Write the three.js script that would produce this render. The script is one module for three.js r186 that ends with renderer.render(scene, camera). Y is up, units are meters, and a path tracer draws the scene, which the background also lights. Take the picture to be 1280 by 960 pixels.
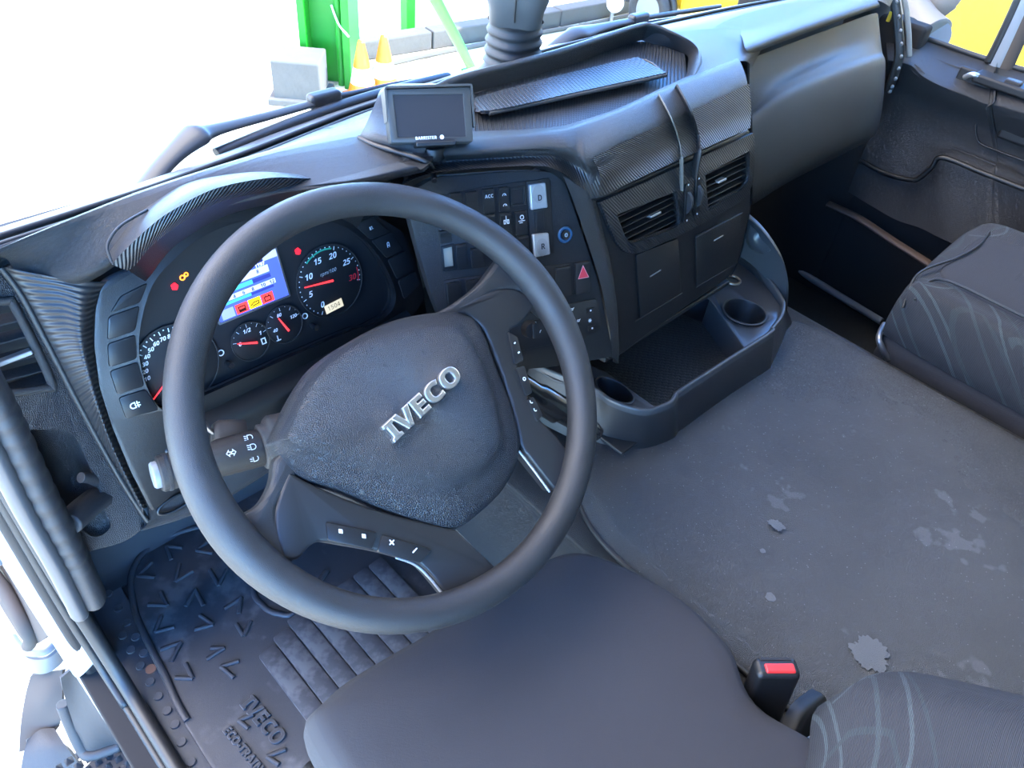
import * as THREE from 'three';
import { Sky } from 'three/addons/objects/Sky.js';
import { RoundedBoxGeometry } from 'three/addons/geometries/RoundedBoxGeometry.js';
import { TextGeometry } from 'three/addons/geometries/TextGeometry.js';
import { FontLoader } from 'three/addons/loaders/FontLoader.js';
import { mergeGeometries, mergeVertices, toCreasedNormals } from 'three/addons/utils/BufferGeometryUtils.js';

// ---------------------------------------------------------------- camera, sky, sun, exposure
// metres; x = right of the cab, y = up (0 = cab floor), z = towards the rear; x = 0 runs through the steering wheel
const scene = new THREE.Scene();
const camera = new THREE.PerspectiveCamera(53.08, 4 / 3, 0.02, 200);
camera.position.set(-0.356, 1.256, 0.448);
camera.up.set(0.4241, 0.7301, -0.5359);
camera.lookAt(-0.356 + 0.5541, 1.256 - 0.6772, 0.448 - 0.4841);
const SUN = new THREE.Vector3(0.62, 0.9, 0.78).normalize();
const sky = new Sky();
sky.name = 'sky';
sky.scale.setScalar(150);
Object.assign(sky.material.uniforms.turbidity, { value: 3.5 });
sky.material.uniforms.rayleigh.value = 0.75;
sky.material.uniforms.mieCoefficient.value = 0.004;
sky.material.uniforms.mieDirectionalG.value = 0.8;
sky.material.uniforms.sunPosition.value.copy(SUN);
scene.add(sky);
const sun = new THREE.DirectionalLight(new THREE.Color(1, 0.91, 0.78), 2.6);
sun.position.copy(SUN).multiplyScalar(30);
sun.castShadow = true;
sun.shadow.mapSize.set(2048, 2048);
Object.assign(sun.shadow.camera, { left: -12, right: 12, top: 12, bottom: -12, near: 1, far: 70 });
scene.add(sun, sun.target);
const renderer = new THREE.WebGLRenderer({ antialias: true });
renderer.toneMapping = THREE.LinearToneMapping;
renderer.toneMappingExposure = 7.2;
renderer.shadowMap.enabled = true;

// ---------------------------------------------------------------- random numbers, noise, textures
let seed = 7;
const rnd = () => { seed = (seed * 1664525 + 1013904223) >>> 0; return seed / 4294967296; };
const rr = (a, b) => a + (b - a) * rnd();
const hash = (x, y, s) => { let h = (x * 374761393 + y * 668265263 + s * 974711) | 0; h = Math.imul(h ^ (h >>> 13), 1274126177); return ((h ^ (h >>> 16)) >>> 0) / 4294967296; };
function vnoise(x, y, n, s) {                       // value noise that repeats every n cells
  const i = Math.floor(x), j = Math.floor(y), f = x - i, g = y - j, w = (t) => t * t * (3 - 2 * t), m = (a) => ((a % n) + n) % n;
  const a = hash(m(i), m(j), s), b = hash(m(i + 1), m(j), s), c = hash(m(i), m(j + 1), s), d = hash(m(i + 1), m(j + 1), s);
  return a + (b - a) * w(f) + (c - a) * w(g) + (a - b - c + d) * w(f) * w(g);
}
const fbm = (u, v, n, s, oct = 4) => { let t = 0, a = 0.5, k = n; for (let o = 0; o < oct; o++) { t += a * vnoise(u * k, v * k, k, s + o); a /= 2; k *= 2; } return t; };
function cells(u, v, n, s) {                        // distance to the nearest and second nearest point of a repeating scatter
  const x = u * n, y = v * n, i = Math.floor(x), j = Math.floor(y); let d1 = 9, d2 = 9;
  for (let a = -1; a < 2; a++) for (let b = -1; b < 2; b++) {
    const p = (((i + a) % n) + n) % n, q = (((j + b) % n) + n) % n, d = Math.hypot(i + a + hash(p, q, s) - x, j + b + hash(p, q, s + 9) - y);
    if (d < d1) { d2 = d1; d1 = d; } else if (d < d2) d2 = d;
  }
  return [d1, d2];
}
function tex(n, f, { srgb = false, size = 1 } = {}) {   // f(u, v) gives a grey or [r, g, b] in 0..1; size: metres per repeat
  const d = new Uint8Array(n * n * 4);
  for (let y = 0; y < n; y++) for (let x = 0; x < n; x++) {
    const c = f((x + 0.5) / n, (y + 0.5) / n), k = (y * n + x) * 4;
    for (let e = 0; e < 3; e++) d[k + e] = 255 * Math.min(1, Math.max(0, c.length ? c[e] : c));
    d[k + 3] = 255;
  }
  const t = new THREE.DataTexture(d, n, n);
  t.wrapS = t.wrapT = THREE.RepeatWrapping; t.magFilter = THREE.LinearFilter; t.minFilter = THREE.LinearMipmapLinearFilter; t.generateMipmaps = true;
  if (srgb) t.colorSpace = THREE.SRGBColorSpace;
  t.repeat.set(1 / size, 1 / size); t.needsUpdate = true;
  return t;
}
const tGrain = tex(512, (u, v) => { const [a, b] = cells(u, v, 40, 3); return 0.25 + 0.75 * Math.min(1, (b - a) * 1.6) * (0.8 + 0.2 * fbm(u, v, 8, 5)); }, { size: 0.07 });
const tFine = tex(512, (u, v) => { const [a, b] = cells(u, v, 64, 8); return Math.min(1, (b - a) * 1.5) * 0.7 + 0.3 * fbm(u, v, 32, 2, 3); }, { size: 0.055 });
const tRib = tex(256, (u, v) => { const w = (u * 6 + v * 6) % 1; return 0.5 + 0.5 * Math.sin(w * 2 * Math.PI) * 0.8 + 0.1 * vnoise(u * 32, v * 32, 32, 4); }, { size: 0.03 });
const tRibH = tex(256, (u, v) => 0.5 + 0.5 * Math.sin(v * 16 * Math.PI) + 0.06 * vnoise(u * 16, v * 64, 64, 4), { size: 0.05 });
const tTread = tex(256, (u, v) => { const s = u * 8, r = Math.floor(s), x = s - r, y = (v * 8 + (r % 2) * 0.5) % 1; const e = Math.min(Math.min(x, 1 - x) / 0.2, Math.min(y, 1 - y) / 0.15); return Math.min(1, Math.max(0, e)); }, { size: 0.05 });
const tCloth = tex(256, (u, v) => { const a = Math.sin((u + v) * 2 * Math.PI * 32), b = Math.sin((u - v) * 2 * Math.PI * 32); return 0.5 + 0.25 * a * b + 0.35 * (fbm(u, v, 32, 6, 2) - 0.5); }, { size: 0.04 });
const tLine = tex(256, (u, v) => 0.5 + 0.4 * Math.sin(v * 2 * Math.PI * 16) + 0.2 * (fbm(u, v, 64, 6, 2) - 0.5), { size: 0.05 });
const tMottle = tex(256, (u, v) => fbm(u, v, 4, 12, 6), { size: 0.5 });
const rgb = (r, g, b) => new THREE.Color().setRGB(r, g, b);
const mat = (c, roughness, o = {}) => new THREE.MeshStandardMaterial({ color: rgb(...c), roughness, metalness: 0, ...o });
const wear = (lo, hi, s, size, n = 6) => tex(256, (u, v) => lo + (hi - lo) * fbm(u, v, n, s, 5), { size });   // roughness that varies like handled plastic
const M = {
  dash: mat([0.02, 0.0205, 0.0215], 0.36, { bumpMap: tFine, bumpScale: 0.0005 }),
  grain: mat([0.024, 0.0245, 0.0265], 0.4, { bumpMap: tGrain, bumpScale: 0.0011 }),
  rib: mat([0.015, 0.015, 0.016], 0.38, { bumpMap: tRib, bumpScale: 0.0007 }),
  ribH: mat([0.02, 0.0205, 0.022], 0.4, { bumpMap: tRibH, bumpScale: 0.001 }),
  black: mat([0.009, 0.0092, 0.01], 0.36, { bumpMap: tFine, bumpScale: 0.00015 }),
  panel: mat([0.011, 0.0113, 0.012], 0.62, { bumpMap: tFine, bumpScale: 0.0004 }),
  deep: mat([0.008, 0.008, 0.009], 0.6),
  gloss: mat([0.012, 0.012, 0.013], 0.18),
  key: mat([0.013, 0.0135, 0.0145], 0.38),
  rim: mat([0.022, 0.0215, 0.0215], 1, { roughnessMap: wear(0.3, 0.62, 31, 0.25), bumpMap: tFine, bumpScale: 0.0002 }),
  tread: mat([0.03, 0.0315, 0.034], 0.38, { bumpMap: tTread, bumpScale: 0.0016 }),
  rubber: mat([0.02, 0.0205, 0.0225], 0.55, { bumpMap: tFine, bumpScale: 0.0002 }),
  seal: mat([0.018, 0.018, 0.018], 0.5),
  carpet: mat([0.018, 0.016, 0.015], 0.95, { bumpMap: tMottle, bumpScale: 0.002 }),
  chrome: mat([0.82, 0.81, 0.79], 0.32, { metalness: 1 }),
  alu: mat([0.5, 0.51, 0.52], 0.38, { metalness: 0.85 }),
  silver: mat([0.42, 0.43, 0.44], 0.4, { metalness: 0.6 }),
  steel: mat([0.3, 0.3, 0.3], 0.45, { metalness: 0.9 }),
  cloth: mat([0.02, 0.02, 0.023], 0.92, { bumpMap: tCloth, bumpScale: 0.0006, }),
  white: mat([0.75, 0.76, 0.77], 0.5),
  paint: mat([0.78, 0.8, 0.82], 0.3),
  red: mat([0.6, 0.03, 0.03], 0.35),
  liner: mat([0.32, 0.32, 0.31], 0.9),
};

// ---------------------------------------------------------------- building helpers
const V = (a) => new THREE.Vector3(a[0], a[1], a[2] || 0);
const used = {};
const numbered = (n) => { const k = used[n] = (used[n] ?? -1) + 1; return k ? n + '_' + String(k).padStart(3, '0') : n; };
function boxUV(g) {                                  // uv in metres from the axis that a face looks along
  if (g.index) g = g.toNonIndexed();
  const p = g.attributes.position, uv = new Float32Array(p.count * 2), a = V([0, 0, 0]), b = V([0, 0, 0]), c = V([0, 0, 0]);
  for (let i = 0; i < p.count; i += 3) {
    a.fromBufferAttribute(p, i); b.fromBufferAttribute(p, i + 1); c.fromBufferAttribute(p, i + 2);
    const n = b.clone().sub(a).cross(c.clone().sub(a)), x = Math.abs(n.x), y = Math.abs(n.y), z = Math.abs(n.z);
    [a, b, c].forEach((q, k) => { const w = z >= x && z >= y ? [q.x, q.y] : y >= x ? [q.x, q.z] : [q.z, q.y]; uv[(i + k) * 2] = w[0]; uv[(i + k) * 2 + 1] = w[1]; });
  }
  g.setAttribute('uv', new THREE.BufferAttribute(uv, 2));
  return g;
}
function clean(g) {                                  // one plain form, so that any pieces can be joined
  g = g.index ? g.toNonIndexed() : g.clone();
  for (const k of Object.keys(g.attributes)) if (!['position', 'normal', 'uv'].includes(k)) g.deleteAttribute(k);
  if (!g.attributes.normal) g.computeVertexNormals();
  g.morphAttributes = {};
  return g;
}
const join = (gs) => gs.length > 1 ? mergeGeometries(gs.map(clean)) : clean(gs[0]);
function obj(name, gs, m, parent = scene) {
  const o = new THREE.Mesh(join([].concat(gs)), m);
  o.name = numbered(name); o.castShadow = o.receiveShadow = true;
  parent.add(o);
  return o;
}
function tag(o, label, category, group) { o.userData = { label, category, ...(group && { group }) }; return o; }
function thing(name, label, category, at = [0, 0, 0], group) {
  const o = new THREE.Group(); o.name = numbered(name); o.position.set(...at); scene.add(o);
  return tag(o, label, category, group);
}
function struct(name, gs, m, at) { const o = obj(name, gs, m); o.userData.kind = 'structure'; if (at) o.position.set(...at); return o; }
function turnTo(o, [p, u, v, n]) { o.position.set(...p); o.quaternion.setFromRotationMatrix(new THREE.Matrix4().makeBasis(V(u), V(v), V(n))); return o; }
const mv = (g, x, y, z) => g.translate(x, y, z);
const box = (w, h, d, x = 0, y = 0, z = 0, r = 0.002) => mv(boxUV(r ? new RoundedBoxGeometry(w, h, d, 2, Math.min(r, w / 2.01, h / 2.01, d / 2.01)) : new THREE.BoxGeometry(w, h, d)), x, y, z);
const lathe = (pts, n = 32) => boxUVkeep(new THREE.LatheGeometry(pts.map((p) => new THREE.Vector2(...p)), n));
function boxUVkeep(g) { return g; }
const cyl = (r, h, n = 24, r2 = r) => new THREE.CylinderGeometry(r2, r, h, n);
const cr = (a, b, c, d, t) => 0.5 * (2 * b + (c - a) * t + (2 * a - 5 * b + 4 * c - d) * t * t + (3 * b - a - 3 * c + d) * t * t * t);
function spline(pts, seg = 8, closed = false, all = false) {       // Catmull-Rom through points of any dimension; a point given twice makes a corner
  const n = pts.length, out = [], g = (i) => closed ? pts[((i % n) + n) % n] : pts[Math.min(n - 1, Math.max(0, i))];
  for (let i = 0; i < (closed ? n : n - 1); i++) {
    const [a, b, c, d] = [g(i - 1), g(i), g(i + 1), g(i + 2)];
    if (!all && b.every((x, k) => x === c[k])) continue;
    for (let s = 0; s < seg; s++) out.push(b.map((_, k) => cr(a[k], b[k], c[k], d[k], s / seg)));
  }
  if (!closed) out.push(pts[n - 1]);
  return out;
}
function grid(rows, closedU = false) {                // a surface over rows of points, uv in metres, smooth normals
  const R = rows.length, Cn = rows[0].length, pos = [], uv = [], idx = [];
  const mid = rows[R >> 1], us = [0], vs = [0];
  for (let i = 1; i < Cn; i++) us.push(us[i - 1] + V(mid[i]).distanceTo(V(mid[i - 1])));
  for (let j = 1; j < R; j++) vs.push(vs[j - 1] + V(rows[j][Cn >> 1]).distanceTo(V(rows[j - 1][Cn >> 1])));
  rows.forEach((r, j) => r.forEach((p, i) => { pos.push(...p); uv.push(us[i], vs[j]); }));
  for (let j = 0; j < R - 1; j++) for (let i = 0; i < Cn - 1; i++) { const a = j * Cn + i; idx.push(a, a + Cn, a + 1, a + 1, a + Cn, a + Cn + 1); }
  const g = new THREE.BufferGeometry();
  g.setAttribute('position', new THREE.Float32BufferAttribute(pos, 3)); g.setAttribute('uv', new THREE.Float32BufferAttribute(uv, 2)); g.setIndex(idx);
  g.computeVertexNormals();
  if (closedU) { const nn = g.attributes.normal; for (let j = 0; j < R; j++) { const a = j * Cn, b = a + Cn - 1, v = V([nn.getX(a) + nn.getX(b), nn.getY(a) + nn.getY(b), nn.getZ(a) + nn.getZ(b)]).normalize(); nn.setXYZ(a, v.x, v.y, v.z); nn.setXYZ(b, v.x, v.y, v.z); } }
  return g;
}
function patch(rows, { su = 6, sv = 6, thick = 0 } = {}) {   // smooth sheet through a net of points; thick > 0 gives it a back and sides
  const wide = rows.map((r) => spline(r, su, false, true)), n = wide[0].length, cols = [];
  for (let i = 0; i < n; i++) cols.push(spline(wide.map((r) => r[i]), sv, false, true));
  const net = cols[0].map((_, j) => cols.map((c) => c[j])), g = grid(net);
  if (!thick) return g;
  const nn = g.attributes.normal, Cn = net[0].length, back = net.map((r, j) => r.map((p, i) => { const k = j * Cn + i; return [p[0] - thick * nn.getX(k), p[1] - thick * nn.getY(k), p[2] - thick * nn.getZ(k)]; }));
  const edge = (a, b) => grid([a, b]), last = net.length - 1;
  return join([g, grid(back.map((r) => [...r].reverse())), edge(net[0], back[0]), edge(net[last], back[last]), edge(net.map((r) => r[0]), back.map((r) => r[0])), edge(net.map((r) => r[Cn - 1]), back.map((r) => r[Cn - 1]))]);
}
function tube(pts, r, { seg = 8, radial = 10, closed = false, flat = 1, caps = true } = {}) {   // r: a radius or f(t)
  const path = seg > 1 ? spline(pts, seg, closed) : pts, P = path.map(V), n = P.length, rows = [];
  const T = P.map((_, i) => { const a = closed ? P[(i - 1 + n) % n] : P[Math.max(0, i - 1)], b = closed ? P[(i + 1) % n] : P[Math.min(n - 1, i + 1)]; return b.clone().sub(a).normalize(); });
  let N = Math.abs(T[0].y) < 0.9 ? V([0, 1, 0]) : V([1, 0, 0]);
  const frames = T.map((t) => { N = N.clone().sub(t.clone().multiplyScalar(N.dot(t))).normalize(); return [N.clone(), t.clone().cross(N)]; });
  const ring = (i, s) => { const q = [], R = (typeof r === 'function' ? r(i / (n - 1)) : r) * s; for (let k = 0; k <= radial; k++) { const a = (k / radial) * 2 * Math.PI; q.push(P[i].clone().addScaledVector(frames[i][0], Math.cos(a) * R * flat).addScaledVector(frames[i][1], Math.sin(a) * R).toArray()); } return q; };
  if (!closed && caps) rows.push(ring(0, 0.001), ring(0, 0.8));
  for (let i = 0; i < n; i++) rows.push(ring(i, 1));
  if (closed) rows.push(ring(0, 1));
  if (!closed && caps) rows.push(ring(n - 1, 0.8), ring(n - 1, 0.001));
  return grid(rows, true);
}
function rpoly(pts, r, seg = 5) {                     // polygon with rounded corners (r one number or one per corner)
  const out = [], n = pts.length;
  pts.forEach((p, i) => {
    const a = pts[(i - 1 + n) % n], b = pts[(i + 1) % n], R = r.length ? r[i] : r, la = Math.hypot(a[0] - p[0], a[1] - p[1]), lb = Math.hypot(b[0] - p[0], b[1] - p[1]), ra = Math.min(R, la * 0.48), rb = Math.min(R, lb * 0.48);
    const s = [p[0] + ((a[0] - p[0]) / la) * ra, p[1] + ((a[1] - p[1]) / la) * ra], e = [p[0] + ((b[0] - p[0]) / lb) * rb, p[1] + ((b[1] - p[1]) / lb) * rb];
    for (let k = 0; k <= seg; k++) { const t = k / seg; out.push([0, 1].map((c) => (1 - t) * (1 - t) * s[c] + 2 * t * (1 - t) * p[c] + t * t * e[c])); }
  });
  return out;
}
const ell = (x, y, a, b = a, n = 36) => Array.from({ length: n }, (_, i) => [x + a * Math.cos((i / n) * 2 * Math.PI), y + b * Math.sin((i / n) * 2 * Math.PI)]);
const rect = (x0, y0, x1, y1, r = 0) => r ? rpoly([[x0, y0], [x1, y0], [x1, y1], [x0, y1]], r) : [[x0, y0], [x1, y0], [x1, y1], [x0, y1]];
function plate(pts, z0, z1, { bevel = 0.001, holes = [], seg = 2 } = {}) {   // a flat piece of the given outline between heights z0 and z1, its front edge bevelled
  const s = new THREE.Shape(pts.map((p) => new THREE.Vector2(p[0], p[1])));
  for (const h of holes) s.holes.push(new THREE.Path(h.map((p) => new THREE.Vector2(p[0], p[1]))));
  const b = Math.min(bevel, (z1 - z0) / 2.2), g = new THREE.ExtrudeGeometry(s, { depth: z1 - z0 - 2 * b, bevelEnabled: b > 0, bevelThickness: b, bevelSize: b, bevelOffset: -b, bevelSegments: seg, curveSegments: 8 });
  return toCreasedNormals(mv(g, 0, 0, z0 + b), 0.6);
}
const ring = (x, y, r, t, z, n = 40) => mv(new THREE.TorusGeometry(r, t, 8, n), x, y, z);
const flip2 = (pts, sx = 1, sy = 1) => pts.map(([x, y]) => [x * sx, y * sy]);
const bold = await new FontLoader().loadAsync('fonts/droid/droid_sans_bold.typeface.json');
function letters(text, size, depth, o = {}) {
  const g = new TextGeometry(text, { font: bold, size, depth, curveSegments: 4, bevelEnabled: !!o.bevel, bevelThickness: o.bevel || 0, bevelSize: (o.bevel || 0) * 0.8, bevelSegments: 2 });
  g.computeBoundingBox(); const b = g.boundingBox;
  return mv(g, -(b.min.x + b.max.x) / 2, -(b.min.y + b.max.y) / 2, 0);
}
// a print: drawing on transparent film, w x h metres, lying in the xy plane of its parent
function print(name, parent, w, h, draw, at, { px = 128, rot = 0, rough = 0.5, opaque = false, glow = 0 } = {}) {
  const c = document.createElement('canvas'); c.width = px; c.height = Math.max(8, Math.round(px * h / w));
  const x = c.getContext('2d'); x.clearRect(0, 0, c.width, c.height); draw(x, c.width, c.height);
  const t = new THREE.CanvasTexture(c); t.colorSpace = THREE.SRGBColorSpace;
  const m = new THREE.MeshStandardMaterial({ map: t, transparent: !opaque, roughness: rough });
  if (glow) { m.emissive = new THREE.Color(1, 1, 1); m.emissiveMap = t; m.emissiveIntensity = glow; }
  const o = obj(name, new THREE.PlaneGeometry(w, h), m, parent);
  o.position.set(...at); o.rotation.z = rot; o.castShadow = false;
  return o;
}
const word = (s, color = '#dfe3e6', k = 0.7, font = 'bold') => (x, W, H) => { x.fillStyle = color; x.textAlign = 'center'; x.textBaseline = 'middle'; let f = H * k; x.font = font + ' ' + f + 'px sans-serif'; const w = x.measureText(s).width; if (w > W * 0.96) { f *= W * 0.96 / w; x.font = font + ' ' + f + 'px sans-serif'; } x.fillText(s, W / 2, H / 2); };

// ---------------------------------------------------------------- the yard outside
const tDirt = tex(512, (u, v) => { const a = fbm(u, v, 6, 41, 6), b = fbm(u, v, 24, 47, 4), k = b > 0.62 ? 0.72 : 1; return [0.9 * (0.82 + 0.3 * a) * k, 0.85 * (0.82 + 0.3 * a) * k, 0.74 * (0.8 + 0.3 * a) * k]; }, { srgb: true, size: 5 });
M.yard = mat([0.85, 0.85, 0.85], 0.95, { map: tDirt, bumpMap: tMottle, bumpScale: 0.01 });
struct('ground', box(70, 0.2, 70, 0, -1.45, 0, 0), M.yard);

// ---------------------------------------------------------------- the cab shell: floor, firewall, walls, roof, pillars, glass
M.shell = mat([0.05, 0.05, 0.052], 0.7);
struct('floor', box(2.06, 0.05, 2.6, 0.66, -0.027, 0.68, 0.004), M.carpet);
struct('floor_chassis', [box(1.7, 0.75, 2.4, 0.66, -0.44, 0.75, 0.03), box(0.9, 0.3, 6, 0.66, -0.5, 4.5, 0.02)], M.deep);
const wallFront = struct('wall_front', [box(2.06, 0.7, 0.04, 0.66, 0.27, -0.68, 0.004), box(2.06, 0.04, 0.12, 0.66, 0.61, -0.6, 0.01), box(0.05, 0.72, 0.3, -0.335, 0.3, -0.53, 0.01)], M.deep);
struct('wall_back', box(2.2, 2.1, 0.06, 0.65, 0.95, 1.95, 0.01), M.liner);
struct('ceiling', box(2.24, 0.06, 2.3, 0.65, 1.98, 0.86, 0.02), M.liner);
struct('wall_left', [box(0.07, 2.0, 1.1, -0.4, 0.96, 1.42, 0.01), box(0.07, 0.2, 1.4, -0.36, 1.86, 0.25, 0.01)], M.liner);
struct('wall_right', [box(0.09, 2.0, 1.1, 1.73, 0.96, 1.42, 0.01), box(0.09, 0.46, 1.4, 1.71, 1.77, 0.25, 0.01), ], M.liner);
struct('wall_right_kick_panel', [box(0.05, 0.8, 0.5, 1.69, 0.34, -0.44, 0.01), box(0.06, 0.5, 1.3, 1.7, 0.2, 0.4, 0.01), box(0.05, 0.3, 0.4, 1.75, 0.58, -0.44, 0.02)], M.carpet);
const glass = new THREE.MeshPhysicalMaterial({ color: 0xffffff, roughness: 0, transmission: 1, thickness: 0, ior: 1.45 });
const shieldBase = [[-0.37, 0.8, -0.31], [-0.28, 0.8, -0.342], [-0.16, 0.8, -0.351], [-0.07, 0.8, -0.357], [0.04, 0.8, -0.371], [0.16, 0.8, -0.391], [0.28, 0.8, -0.406], [0.65, 0.8, -0.425], [1.0, 0.8, -0.408], [1.2, 0.8, -0.392], [1.4, 0.8, -0.365], [1.52, 0.8, -0.33], [1.64, 0.8, -0.28]];
const lift = (pts, dy, dz, s = 1) => pts.map(([x, y, z]) => [0.65 + (x - 0.65) * s, y + dy, z + dz]);
const w1 = struct('window_1', patch([lift(shieldBase, -0.03, -0.012), lift(shieldBase, 0.5, 0.11, 0.985), lift(shieldBase, 1.0, 0.25, 0.96)], { su: 8 }), glass);
w1.userData.label = 'wide windscreen';
// seals along the foot of the windscreen
struct('trim_1', [tube(lift(shieldBase, 0.0, -0.004), 0.0035, { seg: 8 }), tube(lift(shieldBase, 0.001, 0.012), 0.003, { seg: 8 })], M.seal);
struct('trim_2', patch([lift(shieldBase, -0.02, -0.014, 1.005), lift(shieldBase, -0.035, -0.05, 1.01), lift(shieldBase, -0.12, -0.066, 1.01), lift(shieldBase, -0.5, -0.1, 1.01)], { su: 8, thick: 0.012 }), mat([0.09, 0.1, 0.11], 0.35));

// pillars beside the windscreen
M.pillar = mat([0.06, 0.062, 0.066], 0.5, { bumpMap: tGrain, bumpScale: 0.0004 });
struct('wall_left_pillar', tube([[-0.35, 0.5, -0.4], [-0.36, 0.85, -0.34], [-0.35, 1.35, -0.19], [-0.31, 1.9, -0.04]], 0.035, { radial: 12 }), M.pillar);
struct('wall_right_pillar', tube([[1.69, 0.45, -0.4], [1.68, 0.85, -0.31], [1.65, 1.35, -0.17], [1.62, 1.9, -0.03]], 0.04, { radial: 12 }), M.pillar);

// ---------------------------------------------------------------- driver's side sill, door seal, rubber mat
const sill = thing('door_sill_plate', 'grey sill plate with raised round studs along the open door', 'sill plate');
{
  const A = [-.2425, .5231], B = [-.2855, .1213], o2 = [[-0.325, 0.46], [-0.325, -0.6], [-0.262, -0.6], [-0.262, 0.1], [-0.25, 0.5], [-0.23, 0.56], [-0.29, 0.56]];
  M.sill = mat([0.055, 0.057, 0.064], 0.45, { bumpMap: tFine, bumpScale: 0.0002 });
  const p = obj('plate', plate(rpoly(o2, 0.01), 0, 0.006, { bevel: 0.002 }), M.sill, sill); p.rotation.x = -Math.PI / 2;
  const spots = [[-.2717, .4988], [-.2715, .4612], [-.2722, .4254], [-.2874, .4071], [-.273, .3906], [-.2889, .3738], [-.276, .3548], [-.2897, .337], [-.2905, .3013], [-.2919, .2707], [-.2924, .24], [-.2932, .212], [-.2986, .1807], [-.302, .1439]];
  for (const [x, y] of spots) { const s = obj('stud', mv(cyl(0.0075, 0.004, 20, 0.0068), x, 0.0075, -y), M.sill, sill); }
  const hole = [-.2798, .321], h = obj('rusty_screw', mv(cyl(0.0085, 0.003, 16), hole[0], 0.0072, -hole[1]), mat([0.2, 0.09, 0.05], 0.8), sill);
  h.userData.label = 'rust-brown screw head';
}
const seal = thing('door_seal', 'black rubber door seal running down the pillar and along the sill', 'door seal');
obj('seal_lip', tube([[-0.335, 1.0, -0.335], [-0.333, 0.6, -0.36], [-0.33, 0.28, -0.362], [-0.325, 0.12, -0.352], [-0.322, 0.03, -0.3], [-0.322, 0.016, -0.2], [-0.322, 0.014, 0.0], [-0.322, 0.014, 0.7]], 0.011, { seg: 10, radial: 12 }), M.seal, seal);
obj('outer_lip', tube([[-0.345, 1.0, -0.345], [-0.343, 0.6, -0.374], [-0.342, 0.22, -0.378], [-0.338, 0.06, -0.362], [-0.336, 0.004, -0.3], [-0.335, -0.004, -0.2], [-0.335, -0.004, 0.7]], 0.007, { seg: 10 }), M.seal, seal);
// painted body flange outside the seal
M.flange = mat([0.5, 0.52, 0.54], 0.35, { roughnessMap: wear(0.25, 0.5, 77, 0.3) });
const flange = thing('body_side_flange', 'pale painted body edge outside the black door seal', 'body panel');
obj('flange', patch([[[-0.345, 1.0, -0.36], [-0.345, 0.6, -0.385], [-0.345, 0.22, -0.388], [-0.342, 0.05, -0.37], [-0.34, -0.012, -0.3], [-0.338, -0.02, 0.7]], [[-0.372, 1.0, -0.37], [-0.374, 0.6, -0.4], [-0.374, 0.22, -0.4], [-0.372, 0.02, -0.385], [-0.368, -0.05, -0.31], [-0.345, -0.04, 0.7]], [[-0.376, 1.0, -0.45], [-0.378, 0.6, -0.46], [-0.378, 0.18, -0.47], [-0.376, -0.03, -0.45], [-0.37, -0.11, -0.36], [-0.345, -0.12, 0.7]]], { su: 8, thick: 0.004 }), M.flange, flange);

const M_mat = M.floorMat = mat([0.034, 0.035, 0.038], 0.42, { bumpMap: tFine, bumpScale: 0.0003, roughnessMap: wear(0.3, 0.6, 91, 0.3) });
const mud = tex(512, (u, v) => { const a = fbm(u, v, 5, 61, 6), b = fbm(u, v, 22, 67, 4), k = Math.max(0, Math.min(1, (a * 0.65 + b * 0.5 - 0.56) * 6)); return [0.205 + 0.13 * k, 0.208 + 0.125 * k, 0.22 + 0.11 * k]; }, { srgb: true, size: 0.42 });
const dust = tex(512, (u, v) => { const a = fbm(u, v, 7, 81, 6), b = fbm(u, v, 40, 87, 4), k = Math.max(0, Math.min(1, (a * 0.7 + b * 0.5 - 0.5) * 4)); return [0.25 + 0.11 * k, 0.25 + 0.108 * k, 0.26 + 0.1 * k]; }, { srgb: true, size: 0.3 });
M.dusty = mat([0.95, 0.95, 0.95], 0.6, { map: dust, bumpMap: tFine, bumpScale: 0.0003 });
M.muddy = mat([0.95, 0.95, 0.95], 0.48, { map: mud, bumpMap: tFine, bumpScale: 0.0003 });
const floorMat = thing('floor_mat', 'black moulded rubber floor mat with raised chevrons and ribs under the wheel', 'floor mat');
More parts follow.
